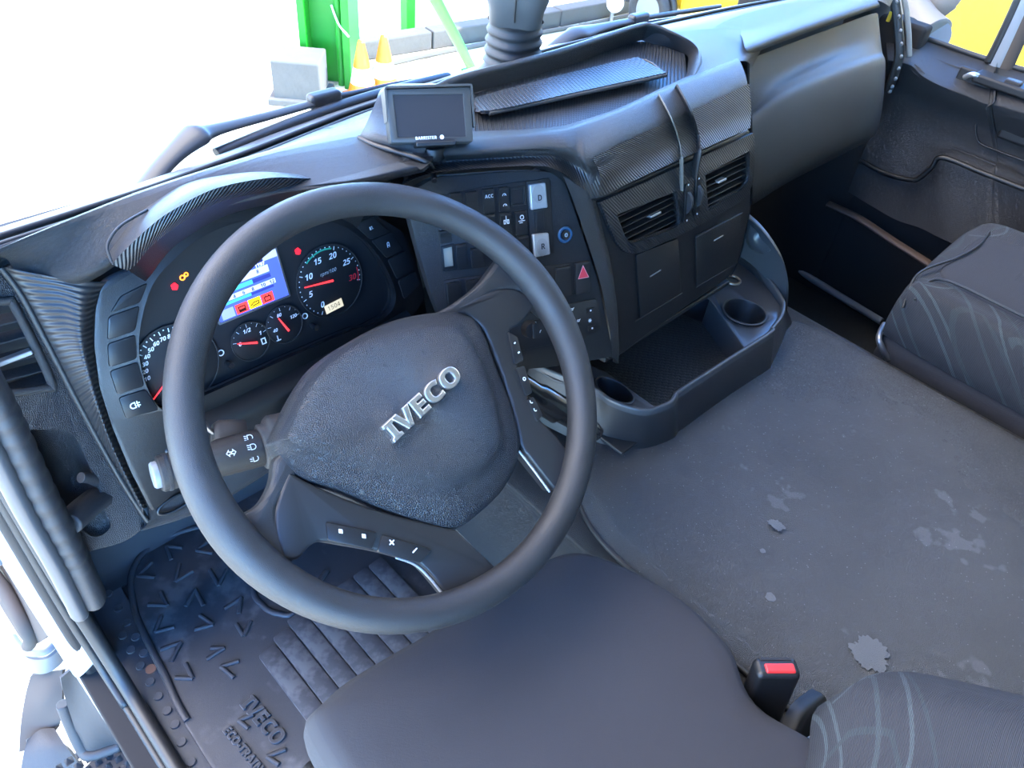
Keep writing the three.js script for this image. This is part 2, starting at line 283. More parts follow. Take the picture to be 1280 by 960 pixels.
{
  const out = rpoly([[-.2277, .5237], [-.1726, .5589], [-.0762, .5329], [0.05, 0.56], [0.22, 0.5], [0.27, 0.2], [0.25, -0.4], [-0.27, -0.4], [-.2844, .1234], [-.2816, .2458], [-.2743, .296], [-.2683, .3653], [-.26, .437]], [0.03, 0.04, 0.04, 0.05, 0.04, 0.03, 0.02, 0.02, 0.02, 0.03, 0.03, 0.03, 0.03]);
  const sheet = obj('mat_sheet', plate(out, 0.004, 0.012, { bevel: 0.003 }), M.muddy, floorMat); sheet.rotation.x = -Math.PI / 2;
  const rimPath = [[-.2769, .2025], [-.2748, .2433], [-.268, .2978], [-.2619, .3673], [-.2527, .4347], [-.2247, .5079], [-.1708, .5433], [-.1011, .5319], [-.0363, .4993], [0.0, 0.5]].map(([x, y]) => [x, 0.013, -y]);
  obj('raised_edge', tube(rimPath, 0.006, { flat: 0.7 }), M.floorMat, floorMat);
  const rim2 = [[0.02, 0.013, -0.47], [-.0753, .3512], [-.0852, .3021], [-.0726, .2704], [-.0463, .2559], [0.04, 0.29]].map((p, i) => i ? [p[0], 0.013, -p[1]] : p);
  obj('raised_edge', tube(rim2, 0.006, { flat: 0.7 }), M.floorMat, floorMat);
  // chevrons: apex and two ends each
  const chev = [[[-.1528, .5234], [-.1326, .5015], [-.1599, .4904]], [[-.1165, .4809], [-.0905, .4846], [-.0969, .455]], [[-.2196, .4969], [-.1879, .5075], [-.198, .474]], [[-.1755, .4439], [-.1531, .4733], [-.1421, .4438]], [[-.1226, .3875], [-.118, .4276], [-.0954, .4083]],
    [[-.208, .4083], [-.2039, .4404], [-.2317, .4309]], [[-.157, .4064], [-.1619, .3685], [-.1852, .3866]], [[-.1053, .3405], [-.1244, .3152], [-.1382, .3396]], [[-.1676, .3244], [-.175, .3551], [-.1951, .3364]], [[-.2458, .3747], [-.2243, .3958], [-.2179, .3622]], [[-.1398, .2724], [-.1375, .3002], [-.116, .2896]],
    [[-.223, .3295], [-.2534, .3389], [-.2506, .3082]], [[-.1747, .2737], [-.2061, .2747], [-.1915, .2884]], [[-.1948, .2479], [-.1685, .2379], [-.189, .2171]], [[-.2383, .2588], [-.2345, .2904], [-.2585, .2785]], [[-.2151, .0736], [-.1887, .0643], [-.2079, .0513]], [[-.2184, .1503], [-.1973, .1434], [-.2138, .1294]]];
  for (const c of chev) { const [a, b, d] = c.map(([x, y]) => [x, 0.0135, -y]); obj('chevron', [tube([a, b], 0.0038, { seg: 1, flat: 0.8 }), tube([a, d], 0.0038, { seg: 1, flat: 0.8 })], M.muddy, floorMat); }
  // heel pad: long ribs
  const tops = [[-.1388, .2327], [-.1117, .2322], [-.0767, .2232], [-.048, .2082], [-.0153, .1837], [.0128, .1593], [.0411, .1347], [.0684, .1108]], end = [-.1655, .0516];
  tops.forEach(([x, y], i) => { const w = 0.0322, L = 0.36 - Math.max(0, 1 - i) * 0.03, g = plate(rpoly([[-w / 2, -L], [w / 2, -L], [w / 2, 0], [-w / 2, 0]], 0.008), 0.012, 0.0165, { bevel: 0.0009 }); const r = obj('rib', g, M.dusty, floorMat); r.rotation.set(-Math.PI / 2, 0, 0); r.position.set(-0.125 + i * 0.0345, 0, -(0.225 + Math.min(i, 2) * 0.012)); });
  const m1 = [-.1685, .2174], m2 = [-.1525, .0898];
  const w = obj('lettering', letters('IVECO', 0.023, 0.004, { bevel: 0.001 }), M.muddy, floorMat); w.rotation.set(-Math.PI / 2, 0, -1.5); w.position.set(-0.19, 0.0118, -0.125);
  const w2 = obj('lettering', letters('ECO-TRAINO', 0.0125, 0.003, { bevel: 0.0008 }), M.muddy, floorMat); w2.rotation.set(-Math.PI / 2, 0, -1.5); w2.position.set(-0.235, 0.0118, -0.1);
}
// sloping toe board ahead of the mat
struct('floor_toe_board', patch([[[-0.33, 0.0, -0.5], [0.3, 0.0, -0.5]], [[-0.33, 0.02, -0.55], [0.3, 0.02, -0.55]], [[-0.33, 0.16, -0.63], [0.3, 0.16, -0.63]], [[-0.33, 0.4, -0.64], [0.3, 0.4, -0.64]]], { thick: 0.006 }), M.rubber);

// ---------------------------------------------------------------- engine tunnel and its cover
const tTun = tex(1024, (u, v) => {
  const a = fbm(u, v, 5, 21, 6), b = fbm(u, v, 14, 23, 5), c = hash(Math.floor(u * 1024), Math.floor(v * 1024), 5), e = fbm(u, v, 60, 29, 3), s = (b + 0.35 * e > 0.86 && a > 0.5 ? Math.min(0.05, (b + 0.35 * e - 0.86) * 0.9) : 0) + (c > 0.9985 ? 0.2 : 0);
  const k = 0.262 + 0.07 * (a - 0.5) + s; return [k, k * 1.03, k * 1.075];
}, { srgb: true, size: 1 });
M.tunnel = mat([1.15, 1.15, 1.15], 0.5, { map: tTun, bumpMap: tGrain, bumpScale: 0.0014, roughnessMap: wear(0.38, 0.58, 55, 0.6) });
const tunnel = struct('floor_tunnel', patch([-0.58, -0.1, 0.2, 1.5].map((z) => [[0.235, 0, z], [0.225, 0.2, z], [0.235, 0.31, z], [0.275, 0.343, z], [0.64, 0.345, z], [0.985, 0.343, z], [1.015, 0.31, z], [1.02, 0.2, z], [1.02, 0, z]]), { su: 6, sv: 4 }), M.grain);
const cover = thing('engine_tunnel_cover', 'worn grey rubbery cover over the engine tunnel, stained with pale patches', 'engine cover', [0.62, 0.345, 0.6]);
{
  const zs = [-0.09, -0.075, -0.03, 0.03, 0.1, 0.2, 0.35, 0.55, 0.85, 1.4], L = [0.5, 0.43, 0.36, 0.3, 0.262, 0.25, 0.247, 0.25, 0.25, 0.25], Rr = [0.8, 0.87, 0.93, 0.968, 0.988, 0.993, 0.994, 0.995, 0.995, 0.995];
  const hump = (s, z) => 0.018 + 0.007 * Math.sin(z * 9 + s * 3) * Math.sin(s * Math.PI) - 0.006 * Math.exp(-((s - 0.42) ** 2) / 0.02) * Math.exp(-((z - 0.2) ** 2) / 0.06);
  const rows = zs.map((z, j) => [0, 0.0001, 0.02, 0.06, 0.2, 0.35, 0.5, 0.65, 0.8, 0.94, 0.98, 0.9999, 1].map((s) => { const e = Math.min(s, 1 - s), h = j === 0 ? 0 : e < 0.00005 ? -0.01 : e < 0.001 ? 0.004 : e < 0.03 ? 0.013 : hump(s, z) * (j === 1 ? 0.75 : 1); return [L[j] + (Rr[j] - L[j]) * s - 0.62, h, z - 0.6]; }));
  obj('cover_sheet', patch(rows, { su: 5, sv: 5 }), M.tunnel, cover);
  const edge = [...zs.map((z, j) => [Rr[j] - 0.62, 0.003, z - 0.6]).reverse().slice(1), ...zs.map((z, j) => [L[j] - 0.62, 0.003, z - 0.6])];
  obj('edge_bead', tube(edge, 0.004, { seg: 4, radial: 6 }), M.seal, cover);
  // pale dried spills: thin irregular films with ragged outlines
  M.spill = mat([0.1, 0.11, 0.125], 0.75, { bumpMap: tGrain, bumpScale: 0.001 });
  const spill = (c, r, n, s, sx = 1) => { const P = []; for (let i = 0; i < n; i++) { const a = (i / n) * 2 * Math.PI, k = r * (0.62 + 0.22 * hash(i, s, 3) + 0.5 * hash(i >> 2, s, 8) * hash(i >> 3, s, 5)); P.push([c[0] - 0.62 + Math.cos(a) * k * sx, c[1] + 0.6 + Math.sin(a) * k]); } const g = obj('stain', plate(spline(P, 2, true), 0, 0.0007, { bevel: 0 }), M.spill, cover); g.rotation.x = -Math.PI / 2; g.position.y = 0.0175; g.userData.label = 'pale dried stain'; return g; };
  spill([.383, -.4746], 0.026, 60, 4, 1.1); spill([.4718, -.279], 0.013, 40, 7, 0.8); spill([.3563, -.3395], 0.009, 16, 11); spill([.4154, -.2906], 0.005, 12, 15);
}

// ---------------------------------------------------------------- seats
const tSwirl = (() => {                                // woven upholstery: dark ground, fine twill lines, pale winding bands
  const n = 1024, c = document.createElement('canvas'); c.width = c.height = n; const x = c.getContext('2d');
  x.fillStyle = '#45464a'; x.fillRect(0, 0, n, n); x.lineCap = 'round';
  for (let i = 0; i < 16; i++) { const X = rr(-200, n), Y = rr(0, n); x.strokeStyle = ['#626c6e', '#555e60', '#4b5355'][i % 3]; x.lineWidth = rr(9, 18); x.beginPath(); x.moveTo(X, Y); x.bezierCurveTo(X + rr(50, 250), Y - rr(150, 420), X + rr(250, 420), Y - rr(100, 300), X + rr(300, 560), Y + rr(-60, 260)); if (i % 2) x.quadraticCurveTo(X + rr(350, 500), Y + rr(200, 400), X + rr(150, 300), Y + rr(200, 330)); x.stroke(); }
  x.strokeStyle = 'rgba(14,14,17,0.62)'; x.lineWidth = 2.6; for (let i = -n; i < n; i += 7) { x.beginPath(); x.moveTo(i, 0); x.lineTo(i + n, n); x.stroke(); }
  const t = new THREE.CanvasTexture(c); t.colorSpace = THREE.SRGBColorSpace; t.wrapS = t.wrapT = THREE.RepeatWrapping; t.repeat.set(1 / 0.42, 1 / 0.42); return t;
})();
M.swirl = mat([0.66, 0.66, 0.66], 0.9, { map: tSwirl, bumpMap: tLine, bumpScale: 0.0006 });
M.seatCloth = mat([0.024, 0.0242, 0.0285], 0.88, { bumpMap: tCloth, bumpScale: 0.0005, });
// a cushion from a plan outline (x, z): the outline is shrunk and lifted ring by ring
function cushion(outline, y0, y1, crown, n = 6) {
  const P = spline(outline, 8, true), cx = P.reduce((a, p) => a + p[0], 0) / P.length, cz = P.reduce((a, p) => a + p[1], 0) / P.length, rows = [];
  const prof = [[0.9, 0], [0.975, 0.02], [1, 0.3], [1, 0.55], [0.985, 0.78], [0.95, 0.93], [0.9, 0.985], [0.8, 1.0], [0.6, 1.02], [0.35, 1.02], [0.1, 1.02], [0.001, 1.02]];
  for (const [s, h] of prof) { const r = P.map(([x, z]) => { const X = cx + (x - cx) * s, Z = cz + (z - cz) * s; return [X, y0 + (y1 - y0) * h + (h > 0.9 ? crown(X, Z, s) : 0), Z]; }); r.push(r[0]); rows.push(r); }
  const g = grid(rows, true);
  const p = g.attributes.position, uv = g.attributes.uv; for (let i = 0; i < p.count; i++) uv.setXY(i, p.getX(i), p.getZ(i) + p.getY(i));
  return g;
}
const seat = thing('driver_seat', "driver's seat with a plain dark cloth cushion below the steering wheel", 'seat', [0, 0, 0.35]);
{
  const out = [[-0.225, 0.13], [-0.19, 0.085], [-0.06, 0.098], [0.03, 0.105], [0.12, 0.118], [0.172, 0.145], [0.205, 0.22], [0.216, 0.29], [0.205, 0.36], [0.17, 0.42], [0.16, 0.56], [-0.2, 0.58], [-0.225, 0.4]].map(([x, z]) => [x, z - 0.35]);
  const g = cushion(out, 0.33, 0.445, (x, z, s) => 0.012 * (1 - s) - 0.01 * Math.exp(-(x * x) / 0.02) * (1 - s));
  obj('cushion', g, M.seatCloth, seat);
  obj('cushion_base', cushion(out.map(([x, z]) => [x * 0.97, z * 0.97]), 0.26, 0.335, () => 0), M.swirl, seat);
  obj('pedestal', box(0.32, 0.26, 0.36, 0, 0.13, 0.06, 0.03), M.black, seat);
  obj('side_trim', tube([[-0.22, 0.30, -0.25], [-0.235, 0.32, -0.1], [-0.235, 0.32, 0.25]], 0.022, { flat: 1.4 }), M.black, seat);
  // reclined backrest with side bolsters
  const prof = [[-0.3, 0.16], [-0.28, 0.05], [-0.22, -0.01], [-0.14, 0.02], [0, 0.04], [0.14, 0.02], [0.22, -0.01], [0.29, 0.04], [0.33, 0.13], [0.3, 0.24], [0, 0.26], [-0.27, 0.24]];
  const rows = [[0.43, 0.11, 0.84, 0.35], [0.45, 0.11, 0.94, 0.85], [0.51, 0.14, 1.0, 1], [0.57, 0.2, 0.98, 1], [0.67, 0.31, 0.97, 1], [0.83, 0.46, 0.95, 1], [1.0, 0.56, 0.9, 0.95], [1.08, 0.64, 0.8, 0.7], [1.1, 0.68, 0.5, 0.2]].map(([y, z, s, k]) => { const r = spline(prof, 5, true).map(([x, d]) => [x * s, y + 0.0, z + 0.045 + (d - 0.1) * k + 0.05]); r.push(r[0]); return r; });
  const b = grid(rows, true), p = b.attributes.position, uv = b.attributes.uv; for (let i = 0; i < p.count; i++) uv.setXY(i, p.getX(i) + 0.35 * p.getZ(i), p.getY(i) + p.getZ(i));
  obj('backrest', b, M.swirl, seat).userData.label = 'backrest in dark cloth with pale winding stripes';
}
const buckle = thing('seat_belt_buckle', 'black seat belt buckle with a red release button beside the cushion', 'buckle', [0.2, 0.35, 0.4]);
{
  const o = new THREE.Group(); o.name = 'buckle_head'; buckle.add(o); o.position.set(0.0, 0.066, 0.012); o.rotation.set(-0.1, -0.76, 0.06);
  o.rotation.order = 'YXZ';
  obj('buckle_body', box(0.05, 0.125, 0.026, 0, -0.01, 0, 0.007), M.black, o);
  obj('release_button', [box(0.034, 0.006, 0.012, 0.002, 0.0515, 0.003, 0.0025)], M.red, o).userData.label = 'red release button';
  obj('slot', box(0.036, 0.004, 0.004, 0.0, 0.0515, -0.0085, 0.001), M.deep, o);
  obj('lower_cover', box(0.044, 0.05, 0.02, 0, -0.085, 0, 0.006), M.black, o);
  obj('stalk_strap', tube([[0.0, -0.01, 0.0], [0.015, -0.05, 0.04], [0.04, -0.06, 0.1], [0.06, -0.07, 0.2]], 0.016, { flat: 0.35 }), M.steel, buckle);
}
const bracket = thing('belt_bracket', 'small dark metal bracket with a glossy cover behind the buckle', 'bracket', [.214, .35, .458]);
bracket.scale.setScalar(0.62);
obj('bracket_cover', patch([[[-0.03, 0.04, -0.02], [0.02, 0.06, -0.03], [0.09, 0.05, -0.02]], [[-0.03, 0.045, 0.01], [0.02, 0.065, 0.0], [0.09, 0.055, 0.01]], [[-0.03, 0.0, 0.03], [0.02, 0.01, 0.03], [0.09, 0.01, 0.03]]], { thick: 0.008 }), M.black, bracket);
obj('spring_clip', tube([[-0.02, 0.04, 0.02], [0.02, 0.045, 0.03], [0.06, 0.045, 0.03]], 0.002, { radial: 6 }), M.steel, bracket);

const pseat = thing('passenger_seat', 'passenger seat in dark cloth with pale curling lines and a grey front band', 'seat', [1.24, 0, 0.5]);
{
  const out = [[1.035, 0.19], [1.055, 0.16], [1.15, 0.15], [1.3, 0.145], [1.4, 0.15], [1.45, 0.19], [1.46, 0.4], [1.45, 0.66], [1.05, 0.66], [1.025, 0.4]].map(([x, z]) => [x - 1.24, z - 0.5]);
  obj('cushion', cushion(out, 0.37, 0.485, (x, z, s) => 0.014 * (1 - s) + (Math.abs(x) > 0.14 ? 0.012 * Math.min(1, (Math.abs(x) - 0.14) / 0.05) * Math.min(1, (1 - s) * 12) : 0)), M.swirl, pseat);
  obj('cushion_base', cushion(out.map(([x, z]) => [x * 0.98, z * 0.98]), 0.3, 0.385, () => 0), M.cloth, pseat);
  obj('top_panel', cushion([[1.12, 0.2], [1.24, 0.185], [1.36, 0.2], [1.385, 0.35], [1.38, 0.62], [1.11, 0.62], [1.1, 0.35]].map(([x, z]) => [x - 1.24, z - 0.5]), 0.478, 0.497, (x, z, s) => 0.004 * (1 - s)), M.seatCloth, pseat).userData.label = 'plain grey seat panel';
  const lines = [[[1.03, 0.45, 0.18], [1.09, 0.492, 0.163], [1.2, 0.5, 0.19], [1.3, 0.5, 0.2], [1.45, 0.48, 0.18]], [[1.04, 0.47, 0.19], [1.1, 0.497, 0.2], [1.1, 0.503, 0.34], [1.1, 0.5, 0.6]]].map((l) => l.map(([x, y, z]) => [x - 1.24, y, z - 0.5]));
  for (const l of lines) obj('seam', tube(l, 0.0025, { radial: 6 }), M.seal, pseat);
  obj('pedestal', box(0.3, 0.32, 0.36, 0, 0.15, 0.02, 0.03), M.deep, pseat);
  obj('slide_rail', [box(0.02, 0.025, 0.42, -0.19, 0.29, 0, 0.004)], M.black, pseat);
  obj('adjuster_bar', tube([[-0.2, 0.33, -0.3], [-0.215, 0.37, -0.33], [-0.16, 0.37, -0.345]], 0.006, { radial: 8 }), M.steel, pseat);
  const back = [[0.46, 0.17], [0.6, 0.19], [0.9, 0.25], [1.1, 0.3], [1.18, 0.32]].map(([y, z], j) => { const s = [0.9, 1, 1, 0.9, 0.3][j], r = spline([[-0.22, 0.1], [-0.2, 0], [-0.1, 0.02], [0.1, 0.02], [0.2, 0], [0.22, 0.1], [0.1, 0.14], [-0.1, 0.14]], 4, true).map(([x, d]) => [x * s, y, z + d * s]); r.push(r[0]); return r; });
  obj('backrest', grid(back, true), M.swirl, pseat);
}

// ---------------------------------------------------------------- dashboard
const K = [[0, .683, -.27], [1, 0, 0], [0, .9511, -.309], [0, .309, .9511]], SW = [[.288, .75, -.12], [.9419, 0, .3358], [.1312, .9205, -.368], [-.3091, .3907, .8671]], VF = [[.63, .66, -.07], [1, 0, 0], [0, .9703, -.2419], [0, .2419, .9703]], WH = [[0, .7, 0], [.9745, .1787, -.1358], [-.2196, .6341, -.7414], [-.0464, .7523, .6572]];
const dash = thing('dashboard', 'dark grey moulded truck dashboard with ribbed hoods under the windscreen', 'dashboard', [0, 0, 0]);
{
  // left of the instruments: top, rolled edge, ribbed pillar
  const A = [[-.2505, .7951, -.3064], [-.2449, .7653, -.2967], [-.2427, .7103, -.2789], [-.2407, .6424, -.2568], [-.2378, .5759, -.2352], [-.2341, .5287, -.2199], [-.2285, .4799, -.204]];
  const A2 = [[-.2434, .7955, -.2939], [-.2382, .7675, -.2848], [-.2378, .7151, -.2678], [-.2383, .6506, -.249], [-.2357, .5836, -.2293], [-.232, .5342, -.2153], [-.2269, .4843, -.2012]];
  const Md = [[-.2198, .7869, -.2785], [-.2187, .7648, -.2713], [-.2284, .7198, -.2567], [-.2336, .6629, -.2382], [-.2354, .6069, -.22], [-.2353, .5611, -.2073], [-.2326, .5045, -.1952]];
  const B = [[-.1899, .7737, -.2679], [-.204, .7568, -.2603], [-.219, .7205, -.2485], [-.2281, .6709, -.2324], [-.233, .6197, -.2179], [-.2335, .573, -.2048], [-.2304, .5153, -.1945]];
  const Cc = [[-.1689, .759, -.2779], [-.1871, .7461, -.2737], [-.2058, .7101, -.262], [-.2184, .6609, -.246], [-.224, .6089, -.2312], [-.2252, .5586, -.217], [-.2233, .5036, -.2033]];
  obj('ribbed_side_trim', patch(A.map((a, i) => [a, A2[i], Md[i], B[i], Cc[i]]), { su: 5, sv: 6 }), M.ribH, dash);
  obj('trim_seam', tube(A.map((p) => [p[0] - 0.001, p[1], p[2] + 0.001]), 0.0032, { radial: 6 }), M.seal, dash);
  const top = (p, dy, dz) => [p[0], p[1] + dy, p[2] + dz];
  obj('left_top_cover', patch([
    [[-0.36, 0.799, -0.312], [-0.28, 0.799, -0.338], [-0.22, 0.799, -0.345], [-0.16, 0.799, -0.348], [-0.07, 0.799, -0.354], [0.04, 0.799, -0.367], [0.16, 0.799, -0.387], [0.3, 0.799, -0.404]],
    [[-0.345, 0.805, -0.298], [-0.28, 0.806, -0.316], [-0.23, 0.807, -0.32], [-0.17, 0.808, -0.324], [-0.08, 0.809, -0.33], [0.03, 0.81, -0.342], [0.16, 0.811, -0.358], [0.3, 0.812, -0.374]],
    [[-0.335, 0.822, -0.262], [-0.29, 0.826, -0.27], [-0.25, 0.83, -0.278], [-0.18, 0.834, -0.285], [-0.1, 0.838, -0.29], [0.03, 0.842, -0.29], [0.16, 0.842, -0.28], [0.29, 0.84, -0.285]],
    [[-0.335, 0.808, -0.262], top(A[0], 0.006, -0.006), top(A2[0], 0.007, -0.006), top(Md[0], 0.006, -0.008), [-.177, .803, -.25], [-0.05, 0.832, -0.255], [.077, .835, -.196], [.165, .838, -.174]],
    [[-0.335, 0.79, -0.262], A[0], A2[0], Md[0], B[0], [-.16, .801, -.235], [.066, .832, -.208], [.136, .838, -.193]].map((p, i) => i === 5 ? [-0.08, 0.815, -0.255] : p)],
    { su: 6, sv: 6, thick: 0.004 }), M.dash, dash);
  // hood over the instruments: back blend, crest, lip, inner return
  const crest = [[-.175, .809, -.23], [-.165, .818, -.228], [-.149, .829, -.226], [-.13, .84, -.225], [-.11, .848, -.224], [-.067, .858, -.222], [-.012, .853, -.222], [.026, .842, -.222], [.076, .822, -.222], [.127, .791, -.222]];
  const lip = [[-.163, .798, -.228], [-.153, .803, -.228], [-.142, .812, -.228], [-.129, .819, -.228], [-.115, .825, -.228], [-.066, .838, -.228], [-.011, .834, -.228], [.026, .823, -.228], [.069, .799, -.228], [.112, .763, -.228]];
  const ret = [[-.1401, .7557, -.2621], [-.1311, .7611, -.2638], [-.1205, .7685, -.2663], [-.1083, .7755, -.2685], [-.0918, .782, -.2706], [-.0435, .7917, -.2738], [.0095, .7899, -.2732], [.0474, .779, -.2697], [.0853, .7597, -.2634], [.1214, .7314, -.2542]];
  const back = crest.map((p, i) => [p[0] * 0.97, p[1] - 0.02 - (i < 2 ? 0.01 : 0), p[2] - 0.06]), over = crest.map((p) => [p[0] * 0.99, p[1] - 0.003, p[2] - 0.02]);
  obj('instrument_hood', patch([back, over, crest], { su: 6, sv: 5 }), M.dash, dash);
  obj('hood_ribbed_face', patch([crest, crest.map((p, i) => p.map((c, k) => c * 0.5 + lip[i][k] * 0.5 + (k === 2 ? 0.002 : 0))), lip], { su: 6, sv: 5 }), M.rib, dash);
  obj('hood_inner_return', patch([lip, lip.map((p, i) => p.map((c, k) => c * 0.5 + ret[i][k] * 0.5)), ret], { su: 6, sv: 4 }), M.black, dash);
  obj('hood_edge_groove', tube([-.178, .812, -.228] && [[-.175, .812, -.229], [-.171, .824, -.24], [-.152, .833, -.25], [-.121, .836, -.258]], 0.0015, { radial: 6 }), M.dash, dash);

  // band over the switches and the big rounded centre
  const lipC = [[.1319, .8177, -.1831], [.1685, .8259, -.1737], [.236, .8241, -.1489], [.3046, .8179, -.1216], [.3354, .8009, -.1053], [.3498, .7846, -.0974], [.3735, .7692, -.0848], [.4628, .7714, -.0854], [.5925, .7726, -.0857], [.7345, .7732, -.0859]];
  const r1 = [[.142, .82, -.189], [.192, .82, -.197], [.256, .82, -.169], [.321, .82, -.133], [.353, .806, -.122], [.364, .8, -.108], [.38, .794, -.093], [.468, .79, -.099], [.603, .79, -.103], [.756, .79, -.106]];
  const r2 = [[.141, .836, -.194], [.187, .838, -.187], [.247, .838, -.159], [.308, .836, -.134], [.334, .834, -.117], [.349, .828, -.108], [.36, .824, -.096], [.447, .826, -.102], [.58, .826, -.11], [.755, .826, -.122]];
  const r3 = [[.162, .842, -.199], [.211, .843, -.193], [.252, .844, -.183], [.308, .845, -.155], [.346, .846, -.138], [.37, .846, -.134], [.396, .846, -.133], [.461, .846, -.134], [.588, .846, -.145], [.779, .842, -.156]];
  const r4 = [[.182, .842, -.209], [.24, .841, -.209], [.271, .838, -.207], [.319, .838, -.181], [.37, .838, -.16], [.4, .838, -.157], [.429, .838, -.155], [.494, .838, -.156], [.619, .838, -.169], [.805, .838, -.184]];
  obj('centre_cover', patch([lipC, r1, r2, r3, r4], { su: 6, sv: 6 }), M.dash, dash);
  const up = (p, q, t, o = 0.0012) => p.map((c, k) => c * (1 - t) + q[k] * t + (k ? o : 0));
  const band = (n0, n1, t) => [lipC, r1.map((p, i) => up(p, r1[i], 0)), r2.map((p, i) => up(r1[i], p, t))].map((r) => r.slice(n0, n1).map((p) => [p[0], p[1] + 0.0008, p[2] + 0.0012]));
  obj('ribbed_band', patch(band(0, 7, 0.8), { su: 6, sv: 6 }), M.rib, dash);
  obj('ribbed_front', patch(band(6, 10, 0.95), { su: 6, sv: 6 }), M.rib, dash);
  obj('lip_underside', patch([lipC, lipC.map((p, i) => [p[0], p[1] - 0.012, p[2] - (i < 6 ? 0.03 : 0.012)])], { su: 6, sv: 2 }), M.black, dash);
  obj('groove', tube([[.1711, .818, -.1693], [.18, .823, -.184], [.167, .838, -.179], [.155, .842, -.198], [.139, .842, -.237], [.135, .842, -.264]], 0.0035, { radial: 6 }), M.black, dash);
  // two strips running back over the rounded centre
  for (const [n, m, x] of [['pale_strip', mat([0.13, 0.12, 0.1], 0.4), 0], ['dark_strip', M.black, 1]]) {
    const at = (r) => { const t = (x ? 8.02 : 7.72), i = Math.floor(t), f = t - i; return [0, 1, 2].map((k) => cr(r[i - 1][k], r[i][k], r[i + 1][k], r[Math.min(9, i + 2)][k], f)); };
    const q = [lipC, r1, r2, r3].map(at), low = x ? [.5956, .7336, -.0801] : [.5665, .723, -.0775], L = [low, low, ...spline([q[0], ...q], 6).map((p, i) => [p[0], p[1] + Math.min(1, i / 8) * 0.0016, p[2] + 0.0022])];
    obj(n, tube(L, x ? 0.0068 : 0.0036, { flat: 0.35, radial: 8, seg: 2 }), m, dash);
  }
  // tray in the top: ribbed floor, walls, rim
  const fl = [[.262, .826, -.222], [.332, .826, -.193], [.383, .826, -.17], [.51, .826, -.166], [.681, .826, -.184]], bk = [[.334, .826, -.312], [.439, .826, -.318], [.541, .826, -.316], [.737, .826, -.332], [.769, .826, -.253]];
  const tm = (a, b, t) => a.map((p, i) => p.map((c, k) => c * (1 - t) + b[i][k] * t));
  obj('tray_floor', patch([fl, tm(fl, bk, 0.5), bk], { su: 6, sv: 6 }), M.tread, dash);
  const wl = [[.31, .826, -.308], [.365, .826, -.317], [.541, .826, -.316], [.726, .826, -.33], [.758, .826, -.325], [.77, .826, -.297], [.768, .826, -.25], [.736, .826, -.222], [.682, .826, -.187]];
  const wt = [[.285, .852, -.305], [.345, .852, -.315], [.524, .854, -.309], [.712, .856, -.317], [.744, .856, -.308], [.752, .854, -.278], [.751, .85, -.227], [.709, .848, -.192], [.656, .84, -.162]];
  obj('tray_wall', patch([wl, tm(wl, wt, 0.5), wt, wt.map((p, i) => [p[0] + (i > 6 ? 0.012 : 0.003), p[1] + 0.001, p[2] - (i > 6 ? 0 : 0.01)]), wt.map((p, i) => [p[0] + (i > 5 ? 0.03 : 0.006), p[1] - 0.03, p[2] - (i > 6 ? 0.0 : 0.03)])], { su: 6, sv: 5 }), M.dash, dash);
  // behind the tray, down to the glass
  obj('rear_top_cover', patch([[[0.16, 0.8, -0.385], [0.4, 0.8, -0.405], [0.65, 0.8, -0.415], [0.9, 0.8, -0.41], [1.14, 0.8, -0.385], [1.4, 0.8, -0.345], [1.6, 0.8, -0.29]], [[0.16, 0.815, -0.34], [0.4, 0.82, -0.36], [0.65, 0.82, -0.37], [0.9, 0.826, -0.34], [1.14, 0.84, -0.3], [1.38, 0.84, -0.27], [1.55, 0.82, -0.25]], [[0.2, 0.79, -0.3], [0.4, 0.79, -0.33], [0.65, 0.79, -0.33], [0.845, 0.83, -0.25], [1.12, 0.845, -0.24], [1.36, 0.835, -0.225], [1.5, 0.8, -0.23]]], { su: 6, sv: 6 }), M.dash, dash);
  obj('cover_infill', patch([[[.763, .85, -.285], [.756, .848, -.231], [.713, .846, -.193], [.655, .842, -.157]], [[.839, .848, -.271], [.828, .846, -.234], [.794, .844, -.203], [.726, .842, -.164]], [[.915, .843, -.247], [.88, .842, -.21], [.854, .838, -.188], [.801, .838, -.163]], [[1.006, .836, -.259], [.976, .83, -.231], [.943, .82, -.211], [.865, .81, -.179]]], { su: 6, sv: 6 }), M.dash, dash);
  // passenger's side: lid above, bulging face below
  const g0 = [[.834, .845, -.185], [.986, .847, -.188], [1.167, .846, -.192], [1.33, .844, -.195]], g1 = [[.856, .831, -.185], [.999, .833, -.187], [1.179, .833, -.19], [1.344, .833, -.192]];
  obj('passenger_lid', patch([[[0.84, 0.835, -0.27], [0.95, 0.842, -0.29], [1.15, 0.845, -0.28], [1.36, 0.838, -0.255]], [[.889, .843, -.235], [1, .846, -.232], [1.188, .846, -.237], [1.411, .84, -.246]], g0, g1, g1.map((p) => [p[0], p[1] - 0.006, p[2] - 0.012])], { su: 6, sv: 5 }), M.dash, dash);
